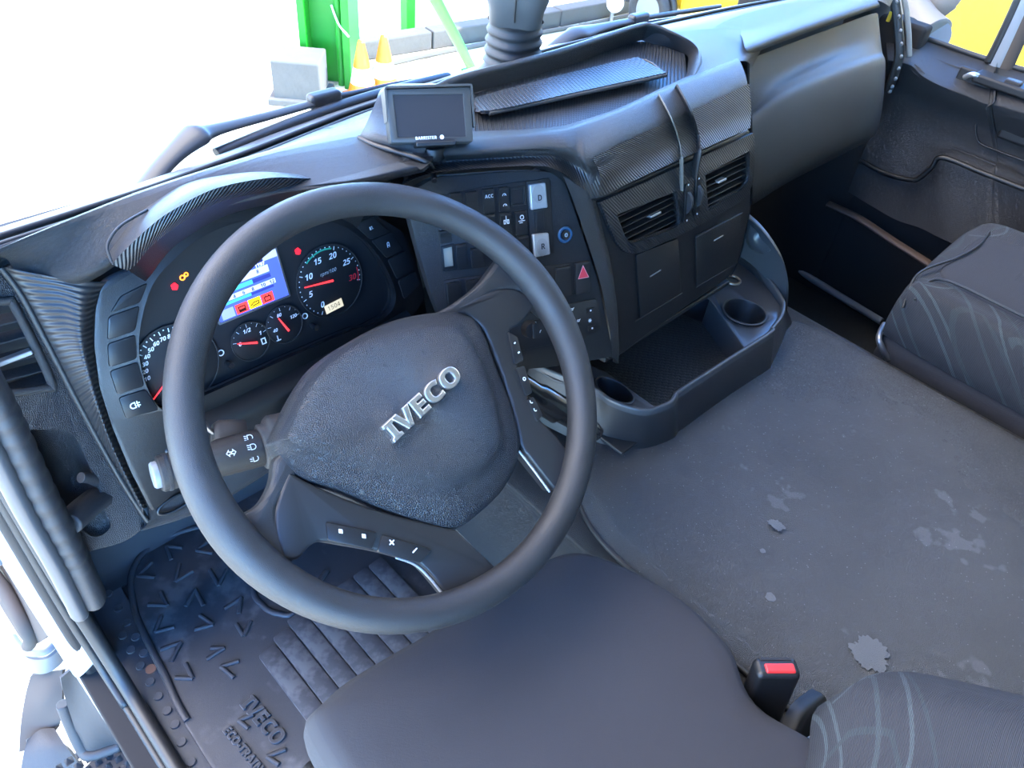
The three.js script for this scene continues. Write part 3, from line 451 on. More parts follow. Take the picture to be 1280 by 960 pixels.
  const f = [[[.884, .814, -.197], [1.029, .816, -.198], [1.211, .817, -.2], [1.352, .816, -.202], [1.416, .798, -.215]], [[.871, .778, -.176], [.997, .783, -.178], [1.179, .782, -.18], [1.354, .776, -.182], [1.427, .753, -.195]], [[.867, .745, -.16], [.948, .765, -.158], [1.102, .77, -.158], [1.328, .756, -.16], [1.424, .732, -.18]], [[.849, .737, -.142], [.943, .75, -.138], [1.099, .753, -.136], [1.314, .743, -.14], [1.417, .715, -.162]],
    [[.844, .683, -.118], [.95, .69, -.114], [1.114, .684, -.112], [1.315, .671, -.116], [1.461, .63, -.15]], [[.858, .621, -.105], [.969, .628, -.101], [1.125, .624, -.1], [1.314, .609, -.106], [1.475, .566, -.14]], [[.898, .578, -.115], [1.019, .587, -.115], [1.182, .584, -.115], [1.365, .574, -.12], [1.497, .537, -.15]], [[1.003, .515, -.16], [1.134, .524, -.16], [1.313, .521, -.16], [1.493, .518, -.16], [1.603, .49, -.19]]];
  obj('passenger_face', patch(f, { su: 6, sv: 6, thick: 0.004 }), M.dash, dash);
  obj('passenger_side_cheek', patch([f.slice(0, 8).map((r) => r[4]), f.slice(0, 8).map((r) => [r[4][0] + 0.03, r[4][1], -0.3])], { su: 4, sv: 2 }), M.dash, dash);
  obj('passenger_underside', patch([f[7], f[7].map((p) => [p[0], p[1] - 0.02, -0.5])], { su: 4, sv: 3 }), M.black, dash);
  // centre stack
  const out = [[-.2491, .1027], [.1275, .1068], [.1437, .0517], [.1506, -.0345], [.1328, -.1129], [.107, -.1426], [-.064, -.1487], [-.1941, -.1615], [-.2207, -.1588], [-.2163, -.1163], [-.2084, -.0663], [-.2247, .0268]];
  const v1 = [[-.2121, .0736], [-.0703, .0658], [-.0568, .0097], [-.0727, .0047], [-.1757, .0158], [-.1899, .0268]], v2 = [[-.0041, .0713], [.1233, .0751], [.1311, .0261], [.1139, .0136], [.0129, .0043]];
  const stack = turnTo(new THREE.Group(), VF); stack.name = 'centre_stack'; dash.add(stack);
  obj('centre_face', plate(rpoly(out, [0.004, 0.01, 0.02, 0.02, 0.02, 0.015, 0.05, 0.02, 0.01, 0.03, 0.05, 0.04]), -0.03, 0, { bevel: 0.004, seg: 3, holes: [rpoly(v1, [0.004, 0.004, 0.008, 0.012, 0.016, 0.012]), rpoly(v2, [0.004, 0.004, 0.012, 0.012, 0.005])] }), M.black, stack);
  const fc = rpoly([[-.2444, .0991], [.131, .0997], [.1437, .0517], [.1435, .0091], [.1171, -.0076], [.0122, -.0099], [-.0514, -.01], [-.1646, -.0041], [-.2041, .0172]], [0.003, 0.003, 0.01, 0.02, 0.02, 0.02, 0.02, 0.02, 0.03]);
  obj('vent_fascia', plate(fc, 0, 0.006, { bevel: 0.002, holes: [rpoly(v1, [0.004, 0.004, 0.008, 0.012, 0.016, 0.012]), rpoly(v2, [0.004, 0.004, 0.012, 0.012, 0.005])] }), M.rib, stack);
  obj('vent_back', [box(0.19, 0.1, 0.004, -0.13, 0.04, -0.045), box(0.16, 0.1, 0.004, 0.065, 0.04, -0.045)], M.deep, stack);
  obj('stack_core', box(0.36, 0.27, 0.1, -0.06, -0.02, -0.1, 0.02), M.black, stack);
  const pk = (a) => plate(rpoly(a, 0.006), 0, 0.0035, { bevel: 0.0015 });
  obj('pocket_door', pk([[-.1627, -.0047], [-.0594, -.0139], [-.0448, -.1104], [-.1496, -.1179]]), M.black, stack);
  obj('pocket_door', pk([[-.0124, -.0258], [.118, -.03], [.1192, -.123], [-.0023, -.1184]]), M.black, stack);
  for (const [p, q] of [[[-.1296, -.0515], [-.104, -.0505]], [[.0387, -.0512], [.064, -.0514]]]) obj('door_pull', tube([[...p, 0.004], [...q, 0.004]], 0.0012, { seg: 1, radial: 6 }), M.steel, stack);
  for (const [p, q] of [[[-.1633, -.1134], [-.0424, -.1142]], [[-.0023, -.1184], [.1188, -.1198]], [[-.0122, -.0285], [.1205, -.0308]]]) obj('door_edge', tube([[...p, 0.003], [...q, 0.003]], 0.0011, { seg: 1, radial: 6 }), M.dash, stack);
  // bevel between the switch panel and the stack, and the stack's right flank
  const sL = [[.3325, .8024, -.1139], [.342, .7707, -.0985], [.3542, .7146, -.0713], [.3648, .6554, -.0431], [.368, .5884, -.014], [.3686, .5563, -.004]], sR = [[.3795, .7628, -.0915], [.3953, .7184, -.0825], [.4153, .6592, -.0698], [.4252, .5942, -.0536], [.4211, .544, -.0411], [.4168, .5024, -.0307]];
  obj('stack_bevel', patch(sL.map((p, i) => [p, p.map((c, k) => c * 0.5 + sR[i][k] * 0.5 + (k === 2 ? 0.012 : 0)), sR[i]]), { su: 5, sv: 6 }), M.dash, dash);
  obj('stack_flank', patch([[.7575, .7636, -.0958], [.7737, .7102, -.0825], [.7806, .6265, -.0617], [.7628, .5505, -.0427], [.737, .5216, -.0355]].map((p) => [p, [p[0] + 0.03, p[1], p[2] - 0.05], [p[0] + 0.06, p[1], p[2] - 0.16]]), { su: 4, sv: 5 }), M.dash, dash);
  obj('stack_underside', box(0.34, 0.01, 0.3, 0.58, 0.5, -0.19, 0.003), M.deep, dash);
  obj('lower_filler', box(0.2, 0.16, 0.1, 0.31, 0.46, -0.2, 0.02), M.deep, dash);
  // panel behind the switches and lower panel
  const sp = turnTo(new THREE.Group(), SW); sp.name = 'switch_panel'; dash.add(sp);
  obj('panel', plate(rpoly([[-.1593, .0504], [-.1176, .0673], [-.0191, .0622], [.0358, .0558], [.0543, .0398], [.0755, -.0267], [.0971, -.0952], [.1188, -.2113], [.0315, -.2061], [-.1148, -.1864], [-.131, -.1068], [-.1398, -.074], [-.1506, -.0123]], 0.012), -0.02, 0, { bevel: 0.002 }), M.panel, sp);
  const ipl = turnTo(new THREE.Group(), K); ipl.name = 'instrument_panel'; dash.add(ipl);
  obj('backing', plate([[-0.2, -0.19], [0.24, -0.19], [0.24, 0.09], [0.1, 0.14], [-0.1, 0.14], [-0.2, 0.08]], -0.06, -0.034, { bevel: 0.002 }), M.black, ipl);
  // lower panels towards the knees
  obj('knee_panel', patch([[[-.2198, .5248, -.2123], [-.1398, .5522, -.2233], [-.0475, .5643, -.2314], [.0575, .5558, -.2287], [.1612, .5406, -.2237], [0.29, 0.58, -0.2]], [[-.2269, .4867, -.202], [-.1483, .4945, -.2045], [-.051, .4842, -.2054], [0.1, 0.5, -0.2], [0.2, 0.5, -0.19], [0.29, 0.48, -0.17]], [[-.2401, .47, -.205], [-.1525, .4525, -.1993], [0.0, 0.44, -0.22], [0.1, 0.42, -0.23], [0.2, 0.42, -0.22], [0.3, 0.42, -0.2]], [[-0.2, 0.4, -0.27], [-0.1, 0.4, -0.28], [0.0, 0.38, -0.3], [0.1, 0.36, -0.3], [0.2, 0.36, -0.3], [0.3, 0.36, -0.26]]], { su: 5, sv: 5, thick: 0.004 }), M.grain, dash);
}

// ---------------------------------------------------------------- steering wheel
const wheel = turnTo(thing('steering_wheel', 'large worn black steering wheel with four spokes and an airbag cover', 'steering wheel'), WH);
{
  const N = 120, path = Array.from({ length: N }, (_, i) => { const a = (i / N) * 2 * Math.PI; return [0.215 * Math.cos(a), 0.215 * Math.sin(a), 0]; });
  const bump = (t, c, w) => { let d = Math.abs(t - c); d = Math.min(d, 1 - d); return Math.exp(-((d / w) ** 2)); };
  obj('rim', tube(path, (t) => 0.0172 + 0.002 * bump(t, 0, 0.05) + 0.002 * bump(t, 0.5, 0.05), { seg: 1, radial: 24, closed: true }), M.rim, wheel);
  // airbag cover: rings of its outline, lifted towards the driver
  const oc = spline([[-.1241, .0606], [-.0615, .085], [-.0094, .0834], [.0456, .0716], [.0936, .0485], [.119, .0267], [.1244, .0024], [.1084, -.0412], [.0918, -.0856], [.0696, -.124], [.0261, -.1436], [-.0218, -.1428], [-.0515, -.1336], [-.076, -.0988], [-.095, -.0645], [-.1131, -.0244], [-.1334, .0107], [-.1367, .0328], [-.1325, .051]], 6, true);
  const inn = spline([[-.1163, .0539], [-.0658, .0743], [-.0124, .0764], [.0417, .0596], [.0782, .039], [.0948, .0223], [.0941, -.0063], [.0854, -.0378], [.0651, -.0784], [.0461, -.1035], [.0123, -.1103], [-.0204, -.101], [-.0398, -.0899], [-.0546, -.0696], [-.0692, -.0476], [-.0854, -.0224], [-.1009, .0081], [-.116, .0316], [-.1216, .0455]], 6, true);
  const rows = [], put = (P, s, h, c = [0, -0.012]) => { const r = P.map(([x, y]) => [c[0] + (x - c[0]) * s, c[1] + (y - c[1]) * s, h]); r.push(r[0]); rows.push(r); };
  const mixP = (t) => oc.map((p, i) => [p[0] * (1 - t) + inn[i][0] * t, p[1] * (1 - t) + inn[i][1] * t]);
  put(oc, 0.98, -0.05); put(oc, 1, -0.028); put(oc, 1, -0.014); put(oc, 0.985, -0.006); put(mixP(0.25), 0.99, 0); put(mixP(0.75), 1, 0.005); put(mixP(1), 1, 0.0075); put(inn, 0.95, 0.0125); put(inn, 0.87, 0.0165); put(inn, 0.7, 0.0205); put(inn, 0.5, 0.0235); put(inn, 0.25, 0.0255); put(inn, 0.001, 0.026);
  M.airbag = mat([0.02, 0.021, 0.0235], 0.34, { bumpMap: tGrain, bumpScale: 0.001 });
  obj('airbag_cover', grid(rows, true), M.airbag, wheel);
  const lt = letters('IVECO', 0.0185, 0.006, { bevel: 0.0012 }); lt.scale(1.36, 1, 1);
  const em = obj('emblem', lt, M.chrome, wheel); em.position.set(-0.002, -0.0085, 0.0222); em.userData.label = 'raised chrome lettering';
  // hub, leather spokes, smooth trims
  obj('hub', mv(cyl(0.062, 0.026, 32).rotateX(Math.PI / 2), 0, 0, -0.043), M.black, wheel);
  obj('hub_plate', plate(oc.map(([x, y]) => [x * 0.96, (y + 0.012) * 0.96 - 0.012]), -0.05, -0.028, { bevel: 0.003 }), M.black, wheel);
  const P = (pts, z0, z1, m, n, o = {}) => obj(n, plate(spline(pts, 4, true), z0, z1, { bevel: 0.005, seg: 3, ...o }), m, wheel);
  P([[-.1195, .0367], [-.1393, .0421], [-.1571, .0283], [-.1783, .0202], [-.1999, .0229], [-.2109, .0101], [-.2065, -.022], [-.1957, -.0389], [-.183, -.0354], [-.1767, -.0062], [-.1623, .0102], [-.1394, .0141]], -0.03, -0.007, M.rim, 'spoke');
  P([[.0811, .0488], [.1212, .0429], [.1611, .0417], [.2008, .0487], [.2344, .0495], [.2226, -.0271], [.2068, -.0396], [.2009, -.0116], [.1935, .0053], [.1727, .02], [.1401, .0272], [.1035, .0314]], -0.03, -0.007, M.rim, 'spoke');
  M.trim = mat([0.017, 0.0172, 0.018], 0.42);
  const tl = rpoly([[-.1383, .0243], [-.1332, .0075], [-.114, -.036], [-.0882, -.0806], [-.0561, -.1279], [-.0507, -.1354], [-.0446, -.1988], [-.0751, -.1952], [-.103, -.1797], [-.1018, -.1517], [-.1026, -.131], [-.1146, -.1091], [-.1279, -.0882], [-.1475, -.0614], [-.1593, -.0446], [-.1692, -.0399], [-.1857, -.0429], [-.196, -.0326], [-.18, -.0001], [-.1585, .0157]], [0.004, 0.01, 0.02, 0.02, 0.01, 0.003, 0.003, 0.006, 0.004, 0.006, 0.02, 0.02, 0.02, 0.02, 0.01, 0.01, 0.006, 0.004, 0.02, 0.02]);
  obj('spoke_trim', plate(tl, -0.034, -0.006, { bevel: 0.003, seg: 3 }), M.trim, wheel);
  const tr = rpoly([[.101, .0398], [.1392, .0334], [.173, .0232], [.1938, .0086], [.2013, -.0096], [.1976, -.021], [.17, -.0244], [.1505, -.0203], [.1308, -.0564], [.1144, -.0936], [.1086, -.1172], [.1134, -.144], [.1112, -.1797], [.08, -.1979], [.0677, -.189], [.0685, -.1265], [.092, -.0869], [.1113, -.0412], [.1267, .0019], [.1208, .0243]], [0.004, 0.02, 0.01, 0.01, 0.008, 0.008, 0.008, 0.004, 0.02, 0.02, 0.01, 0.02, 0.005, 0.005, 0.004, 0.01, 0.02, 0.02, 0.01, 0.004]);
  obj('spoke_trim', plate(tr, -0.034, -0.006, { bevel: 0.003, seg: 3 }), M.trim, wheel);
  for (const l of [[[-.0506, -.1366], [-.0482, -.1674], [-.0465, -.1981]], [[.0658, -.1277], [.065, -.1577], [.0633, -.1874]], [[-.1156, -.1102], [-.106, -.1297], [-.1037, -.1498], [-.1045, -.1736]], [[.1046, -.1198], [.101, -.1382], [.1004, -.1629]]]) obj('silver_edge', tube(l.map((p) => [...p, -0.0115]), 0.0015, { radial: 8 }), M.silver, wheel);
  const keyp = (q, label) => { const b = obj('control_button', plate(rpoly(q, 0.0025), -0.012, -0.003, { bevel: 0.0015 }), M.key, wheel); return b; };
  keyp([[-.1447, -.034], [-.1148, -.0776], [-.1296, -.0854], [-.155, -.0478]]); keyp([[-.1129, -.0816], [-.0849, -.1299], [-.1026, -.131], [-.1272, -.0911]]);
  keyp([[.1466, -.0198], [.1521, -.032], [.1391, -.057], [.1267, -.0532]]); keyp([[.1249, -.0565], [.136, -.0616], [.122, -.0904], [.1123, -.0884]]); keyp([[.1105, -.0916], [.1196, -.0944], [.1145, -.1174], [.103, -.1184]]);
  for (const [p, s, w] of [[[-.1407, -.0503], '◆', 0.008], [[-.1273, -.0697], '◆', 0.008], [[-.111, -.0942], '+', 0.009], [[-.0989, -.117], '–', 0.009], [[.1398, -.0459], '▪', 0.006], [[.1435, -.0348], '▴', 0.005], [[.124, -.0721], '◉', 0.006], [[.1126, -.0969], '☎', 0.006], [[.1102, -.1067], '✆', 0.006]])
    print('button_symbol', wheel, w, w, (x, W2, H) => { x.strokeStyle = x.fillStyle = '#e8ecee'; x.lineWidth = W2 * 0.16; x.lineCap = 'round'; x.beginPath();
      if (s === '+') { x.moveTo(W2 / 2, H * 0.2); x.lineTo(W2 / 2, H * 0.8); x.moveTo(W2 * 0.2, H / 2); x.lineTo(W2 * 0.8, H / 2); x.stroke(); } else if (s === '–') { x.moveTo(W2 * 0.2, H / 2); x.lineTo(W2 * 0.8, H / 2); x.stroke(); } else if (s === '◆') { x.moveTo(W2 * 0.5, H * 0.1); x.lineTo(W2 * 0.8, H * 0.5); x.lineTo(W2 * 0.5, H * 0.9); x.lineTo(W2 * 0.2, H * 0.5); x.fill(); } else if (s === '◉') { x.arc(W2 / 2, H / 2, W2 * 0.28, 0, 7); x.stroke(); } else if (s === '☎' || s === '✆') { x.arc(W2 * 0.6, H * 0.4, W2 * 0.32, 1.6, 4.2); x.stroke(); } else { x.rect(W2 * 0.25, H * 0.35, W2 * 0.5, H * 0.3); x.fill(); } }, [...p, -0.0027], { px: 48 });
}

// ---------------------------------------------------------------- steering column with stalks and key
const column = turnTo(thing('stalk_shroud', 'steering column shroud behind the wheel with two stalks and a key', 'steering column'), WH);
{
  const sec = (z, w, h, y0, r = 0.6) => { const n = 32, q = []; for (let i = 0; i <= n; i++) { const a = (i / n) * 2 * Math.PI, c = Math.cos(a), s = Math.sin(a), k = 1 / Math.pow(Math.abs(c) ** 3 + Math.abs(s) ** 3, 1 / 3); q.push([w * c * k, y0 + h * s * k, z]); } return q; };
  M.shroud = mat([0.042, 0.039, 0.036], 0.38, { bumpMap: tFine, bumpScale: 0.0002 });
  obj('shroud', grid([sec(-0.06, 0.03, 0.03, 0), sec(-0.0615, 0.068, 0.062, 0), sec(-0.075, 0.074, 0.068, 0), sec(-0.14, 0.08, 0.075, 0.0), sec(-0.19, 0.082, 0.08, -0.005), sec(-0.26, 0.08, 0.075, -0.01), sec(-0.36, 0.06, 0.05, -0.01)], true), M.shroud, column);
  obj('shroud_seam', tube(sec(-0.14, 0.081, 0.0755, 0).slice(0, -1), 0.0014, { seg: 1, radial: 6, closed: true }), M.seal, column);
  const h = -0.095, root = [-.1146, .0503], tip = [-.2186, .1006], dx = tip[0] - root[0], dy = tip[1] - root[1], L = Math.hypot(dx, dy);
  const st = new THREE.Group(); st.name = 'indicator_stalk'; column.add(st); st.position.set(root[0], root[1], h); st.rotation.z = Math.atan2(dy, dx) - Math.PI / 2;
  const lat = (pts, n = 32) => new THREE.LatheGeometry(pts.map((p) => new THREE.Vector2(...p)), n);
  obj('collar', lat([[0.001, -0.03], [0.03, -0.03], [0.031, -0.004], [0.028, 0], [0.024, 0.002], [0.024, 0.008], [0.021, 0.01], [0.001, 0.01]]), M.shroud, st);
  const ba = obj('barrel', lat([[0.0185, 0.008], [0.02, 0.012], [0.0195, 0.05], [0.0175, 0.058], [0.0165, L * 0.62], [0.0165, L * 0.72], [0.018, L * 0.74], [0.0185, L * 0.93], [0.017, L * 0.95], [0.001, L * 0.95]]), M.black, st);
  obj('ring', lat([[0.0186, L * 0.86], [0.0192, L * 0.865], [0.0192, L * 0.89], [0.0186, L * 0.895]]), M.dash, st);
  M.greyKnob = mat([0.16, 0.175, 0.19], 0.5);
  obj('end_button', lat([[0.0135, L * 0.94], [0.0135, L * 0.985], [0.012, L], [0.001, L]]), M.greyKnob, st);
  const icon = (d, p, rot = 0) => print('stalk_symbol', st, 0.011, 0.011, (x, W2, H) => { x.strokeStyle = '#dfe6ea'; x.lineWidth = 7; if (d) { for (const s of [-1, 1]) { x.beginPath(); x.moveTo(48 + s * 40, 48); x.lineTo(48 + s * 18, 22); x.lineTo(48 + s * 18, 38); x.lineTo(48 + s * 4, 38); x.lineTo(48 + s * 4, 58); x.lineTo(48 + s * 18, 58); x.lineTo(48 + s * 18, 74); x.closePath(); x.stroke(); } } else { x.beginPath(); x.arc(40, 48, 24, Math.PI / 2, 1.5 * Math.PI); x.lineTo(60, 24); x.lineTo(60, 72); x.closePath(); x.stroke(); for (const k of [30, 48, 66]) { x.beginPath(); x.moveTo(68, k); x.lineTo(90, k + 4); x.stroke(); } } }, [p[0], p[1], p[2]], { px: 96, rot });
  icon(1, [0.001, 0.043, 0.0205], Math.PI / 2); icon(0, [-0.0105, 0.022, 0.0178], Math.PI / 2); icon(0, [0.0015, 0.022, 0.0206], Math.PI / 2); icon(0, [0.0115, 0.022, 0.0172], Math.PI / 2);
  const r2 = [.1607, -.0735], t2 = [.2203, -.225], L2 = Math.hypot(t2[0] - r2[0], t2[1] - r2[1]), s2 = new THREE.Group(); s2.name = 'wiper_stalk'; column.add(s2); s2.position.set(r2[0], r2[1], -0.1); s2.rotation.z = Math.atan2(t2[1] - r2[1], t2[0] - r2[0]) - Math.PI / 2;
  obj('barrel', lat([[0.001, -0.02], [0.024, -0.02], [0.024, 0], [0.018, 0.008], [0.0165, L2 * 0.3], [0.019, L2 * 0.34], [0.0195, L2 * 0.55], [0.015, L2 * 0.57], [0.013, L2 * 0.9], [0.0095, L2 * 0.97], [0.001, L2]]), M.gloss, s2);
  const k = new THREE.Group(); k.name = 'ignition_key'; column.add(k); k.position.set(...[-.137, .084], -0.13);
  obj('lock_housing', lat([[0.001, -0.02], [0.02, -0.02], [0.02, 0.006], [0.016, 0.012], [0.001, 0.012]]).rotateZ(0.9), M.shroud, k);
  obj('key_bow', tube([[-0.006, 0.012, 0.004], [-0.008, 0.026, 0.01], [-0.004, 0.036, 0.014]], (t) => 0.004 + 0.003 * Math.sin(t * Math.PI), { flat: 0.45 }), M.steel, k);
}

// ---------------------------------------------------------------- instrument cluster
const cluster = turnTo(thing('instrument_cluster', 'instrument cluster with round gauges and a colour screen seen through the wheel', 'instrument cluster'), K);
{
  const outer = [[-.1774, .077], [-.1582, .0804], [-.1397, .0807], [-.1272, .0869], [-.1124, .0942], [-.0702, .1079], [-.0134, .1084], [.0432, .0941], [.1028, .0701], [.1565, .0453], [.1929, .0098], [.2054, -.0518], [.2075, -.0912], [.1852, -.1068], [.0884, -.114], [.0021, -.1144], [-.0856, -.1101], [-.1387, -.1503], [-.1707, -.1784], [-.2249, -.1936], [-.2272, -.1322], [-.2254, -.0741], [-.2205, -.0261], [-.2081, .0207], [-.193, .0555]];
  const hole = spline([[-.178, -.027], [-.1707, .0021], [-.1547, .0334], [-.1321, .0616], [-.1032, .0784], [-.0667, .0915], [-.0181, .0941], [.0394, .0817], [.0986, .0552], [.1348, .0203], [.155, -.0196], [.1631, -.0665], [.1474, -.0912], [.1087, -.0965], [.0817, -.092], [-.0019, -.0894], [-.0786, -.0889], [-.1465, -.0875], [-.171, -.0844], [-.1792, -.059]], 5, true);
  obj('surround', plate(rpoly(outer, 0.008), 0.006, 0.02, { bevel: 0.003, holes: [hole] }), M.black, cluster);
  const wallR = [0.018, 0].map((z, j) => { const r = hole.map(([x, y]) => [x * (j ? 0.985 : 1), y * (j ? 0.985 : 1), z]); r.push(r[0]); return r; });
  obj('recess_wall', grid(wallR, true), M.gloss, cluster);
  obj('face', plate(hole.map(([x, y]) => [x * 1.02, y * 1.02]), -0.012, -0.0005, { bevel: 0 }), mat([0.012, 0.0122, 0.0135], 0.5), cluster);
  obj('lower_ledge', patch([[[-0.165, -0.098, 0.004], [-0.05, -0.098, 0.004], [0.06, -0.097, 0.004], [0.17, -0.09, 0.004]], [[-0.165, -0.112, 0.03], [-0.05, -0.112, 0.034], [0.06, -0.11, 0.034], [0.17, -0.1, 0.03]], [[-0.165, -0.13, 0.034], [-0.05, -0.13, 0.038], [0.06, -0.128, 0.038], [0.17, -0.116, 0.034]], [[-0.165, -0.17, 0.01], [-0.05, -0.17, 0.01], [0.06, -0.165, 0.01], [0.17, -0.15, 0.01]]], { su: 5, sv: 5, thick: 0.003 }), M.black, cluster);
  const keys = [[[-.1804, .0458], [-.1658, .0582], [-.1373, .0617], [-.1512, .0451]], [[-.1844, .042], [-.1535, .0413], [-.1663, .0184], [-.1936, .0199]], [[-.1955, .0151], [-.1682, .0135], [-.1757, -.0112], [-.2028, -.0083]], [[-.204, -.0136], [-.1765, -.0158], [-.1797, -.0434], [-.2064, -.0401]], [[-.2066, -.0451], [-.1798, -.0484], [-.1756, -.0766], [-.2082, -.0699]],
    [[.1215, .0437], [.1511, .0438], [.17, .0184], [.1403, .0174]], [[.1421, .0147], [.1719, .0156], [.185, -.011], [.1578, -.0139]], [[.1594, -.0178], [.1867, -.015], [.1949, -.0433], [.1667, -.0468]], [[.1683, -.0509], [.1966, -.0474], [.203, -.0676], [.1712, -.078]], [[.1002, .0689], [.1261, .0691], [.1481, .0468], [.121, .046]]];
  for (const k0 of keys) { const qx = k0.reduce((a, p) => a + p[0], 0) / 4, qy = k0.reduce((a, p) => a + p[1], 0) / 4, k = k0.map(([x, y]) => [qx + (x - qx) * 1.07, qy + (y - qy) * 1.05]); obj('push_button', plate(rpoly(k, 0.004), 0.017, 0.0222, { bevel: 0.0015 }), M.key, cluster); }
  const c1 = [.144, .0315], c2 = [.1631, .0024], c3 = [-.1952, -.0594];
  print('button_symbol', cluster, 0.012, 0.008, word('EL', '#cfd6da'), [...c1, 0.0225], { px: 64, rot: 0.1 });
  print('button_symbol', cluster, 0.01, 0.01, (x, W, H) => { x.strokeStyle = '#dde3e6'; x.lineWidth = 7; x.beginPath(); x.moveTo(24, 54); x.lineTo(24, 20); x.arc(34, 20, 9, Math.PI, 0); x.lineTo(43, 54); x.moveTo(24, 36); x.lineTo(43, 36); x.stroke(); }, [...c2, 0.0225], { px: 64 });
  print('button_symbol', cluster, 0.014, 0.012, (x, W, H) => { x.strokeStyle = '#dde3e6'; x.lineWidth = 6; x.beginPath(); x.arc(22, H / 2, 14, Math.PI / 2, 1.5 * Math.PI); x.lineTo(32, H / 2 - 14); x.lineTo(32, H / 2 + 14); x.closePath(); x.moveTo(44, 10); x.lineTo(44, H - 8); x.moveTo(38, 20); x.lineTo(56, 24); x.moveTo(38, 34); x.lineTo(56, 38); x.stroke(); }, [...c3, 0.0225], { px: 64 });
  // gauges: dial, ring, printed scale, needle
  function gauge(c, R, label, draw, needle, len, at = [0, 0]) {
    const g = new THREE.Group(); g.name = 'gauge'; g.position.set(c[0], c[1], 0); g.userData.label = label; cluster.add(g);
    obj('dial', plate(ell(0, 0, R), -0.001, 0.0015, { bevel: 0.0006 }), M.deep, g);
    obj('ring', ring(0, 0, R, 0.0009, 0.002), M.black, g);
    print('dial_print', g, R * 2, R * 2, draw, [0, 0, 0.0021], { px: 512 });
    const n = obj('needle', [tube([[at[0], at[1], 0.004], [at[0] + Math.cos(needle) * len, at[1] + Math.sin(needle) * len, 0.004]], (t) => 0.0016 - 0.0008 * t, { seg: 1, radial: 8 })], mat([0.75, 0.04, 0.05], 0.4, { emissive: rgb(0.25, 0.01, 0.01) }), g); n.userData.label = 'red needle';
    return g;
  }
  const ticks = (x, S, a0, a1, n, len, every, col = '#e6eaec') => { for (let i = 0; i <= n; i++) { const a = a0 + ((a1 - a0) * i) / n, major = i % every === 0, r1 = S * 0.47, r0 = S * (major ? 0.47 - len : 0.455); x.strokeStyle = col; x.lineWidth = major ? S * 0.012 : S * 0.016; x.beginPath(); x.moveTo(S / 2 + Math.cos(a) * r0, S / 2 - Math.sin(a) * r0); x.lineTo(S / 2 + Math.cos(a) * r1, S / 2 - Math.sin(a) * r1); x.stroke(); } };
  const nums = (x, S, list, a0, a1, r, f, col = '#eef1f2', ital = true) => { x.font = (ital ? 'italic ' : '') + 'bold ' + f * S + 'px sans-serif'; x.textAlign = 'center'; x.textBaseline = 'middle'; list.forEach((t, i) => { const a = a0 + ((a1 - a0) * i) / (list.length - 1); x.fillStyle = t === '30' && list.length < 9 ? '#e02a38' : col; x.fillText(t, S / 2 + Math.cos(a) * r * S, S / 2 - Math.sin(a) * r * S); }); };
  const D = Math.PI / 180, tc = [.0796, -.0216], sc = [-.1337, -.045], fc = [-.0434, -.054], wc = [.0039, -.0513];
  gauge(tc, 0.0475, 'rev counter', (x, S) => { ticks(x, S, 238 * D, -18 * D, 30, 0.05, 5); nums(x, S, ['0', '5', '10', '15', '20', '25', '30'], 232 * D, -12 * D, 0.34, 0.11); x.strokeStyle = '#27a07c'; x.lineWidth = S * 0.022; x.beginPath(); x.arc(S / 2, S / 2, S * 0.44, -128 * D, -72 * D); x.stroke(); x.strokeStyle = '#e02a38'; x.lineWidth = S * 0.018; x.beginPath(); x.arc(S / 2, S / 2, S * 0.44, -6 * D, 20 * D); x.stroke(); x.fillStyle = '#c6ccd0'; x.font = 'italic ' + S * 0.065 + 'px sans-serif'; x.textAlign = 'center'; x.fillText('rpm/100', S * 0.5, S * 0.37); }, 172 * D, 0.041, [0.003, 0]);
  gauge(sc, 0.0485, 'speedometer', (x, S) => { ticks(x, S, 195 * D, 14 * D, 26, 0.05, 2); nums(x, S, ['10', '20', '30', '40', '50', '60', '70', '80', '90', '100', '110', '120'], 181 * D, 28 * D, 0.37, 0.068); x.fillStyle = '#c6ccd0'; x.font = 'italic ' + S * 0.06 + 'px sans-serif'; x.textAlign = 'center'; x.fillText('km/h', S * 0.5, S * 0.37); }, 214 * D, 0.046);
  gauge(fc, 0.0243, 'fuel gauge', (x, S) => { ticks(x, S, 165 * D, 15 * D, 8, 0.09, 2); nums(x, S, ['0', '1/2', '1'], 172 * D, 20 * D, 0.3, 0.14); x.strokeStyle = '#e6eaec'; x.lineWidth = S * 0.03; x.strokeRect(S * 0.76, S * 0.56, S * 0.1, S * 0.14); }, 160 * D, 0.025, [0.006, -0.004]);
  gauge(wc, 0.0243, 'temperature gauge', (x, S) => { ticks(x, S, 170 * D, 15 * D, 8, 0.09, 2); nums(x, S, ['40', '80', '120'], 190 * D, 22 * D, 0.3, 0.12); x.fillStyle = '#e6eaec'; x.fillRect(S * 0.2, S * 0.7, S * 0.03, S * 0.12); x.fillRect(S * 0.15, S * 0.82, S * 0.14, S * 0.03); }, 112 * D, 0.022, [0.002, -0.009]);
  const od = [.075, -.0548];
  print('trip_display', cluster, 0.027, 0.0115, (x, W, H) => { x.fillStyle = '#b3a98d'; x.fillRect(0, 0, W, H); x.fillStyle = '#2c2a22'; x.font = H * 0.72 + 'px monospace'; x.textAlign = 'center'; x.textBaseline = 'middle'; x.fillText('1504', W / 2, H / 2); }, [...od, 0.003], { px: 160, opaque: true, glow: 0.25, rot: 0.06 });
  // colour screen
  const sx = [-0.0707, 0.0198], sy = [-0.017, 0.042], scr = new THREE.Group(); scr.name = 'screen'; cluster.add(scr); scr.position.set((sx[0] + sx[1]) / 2, (sy[0] + sy[1]) / 2, 0.001);
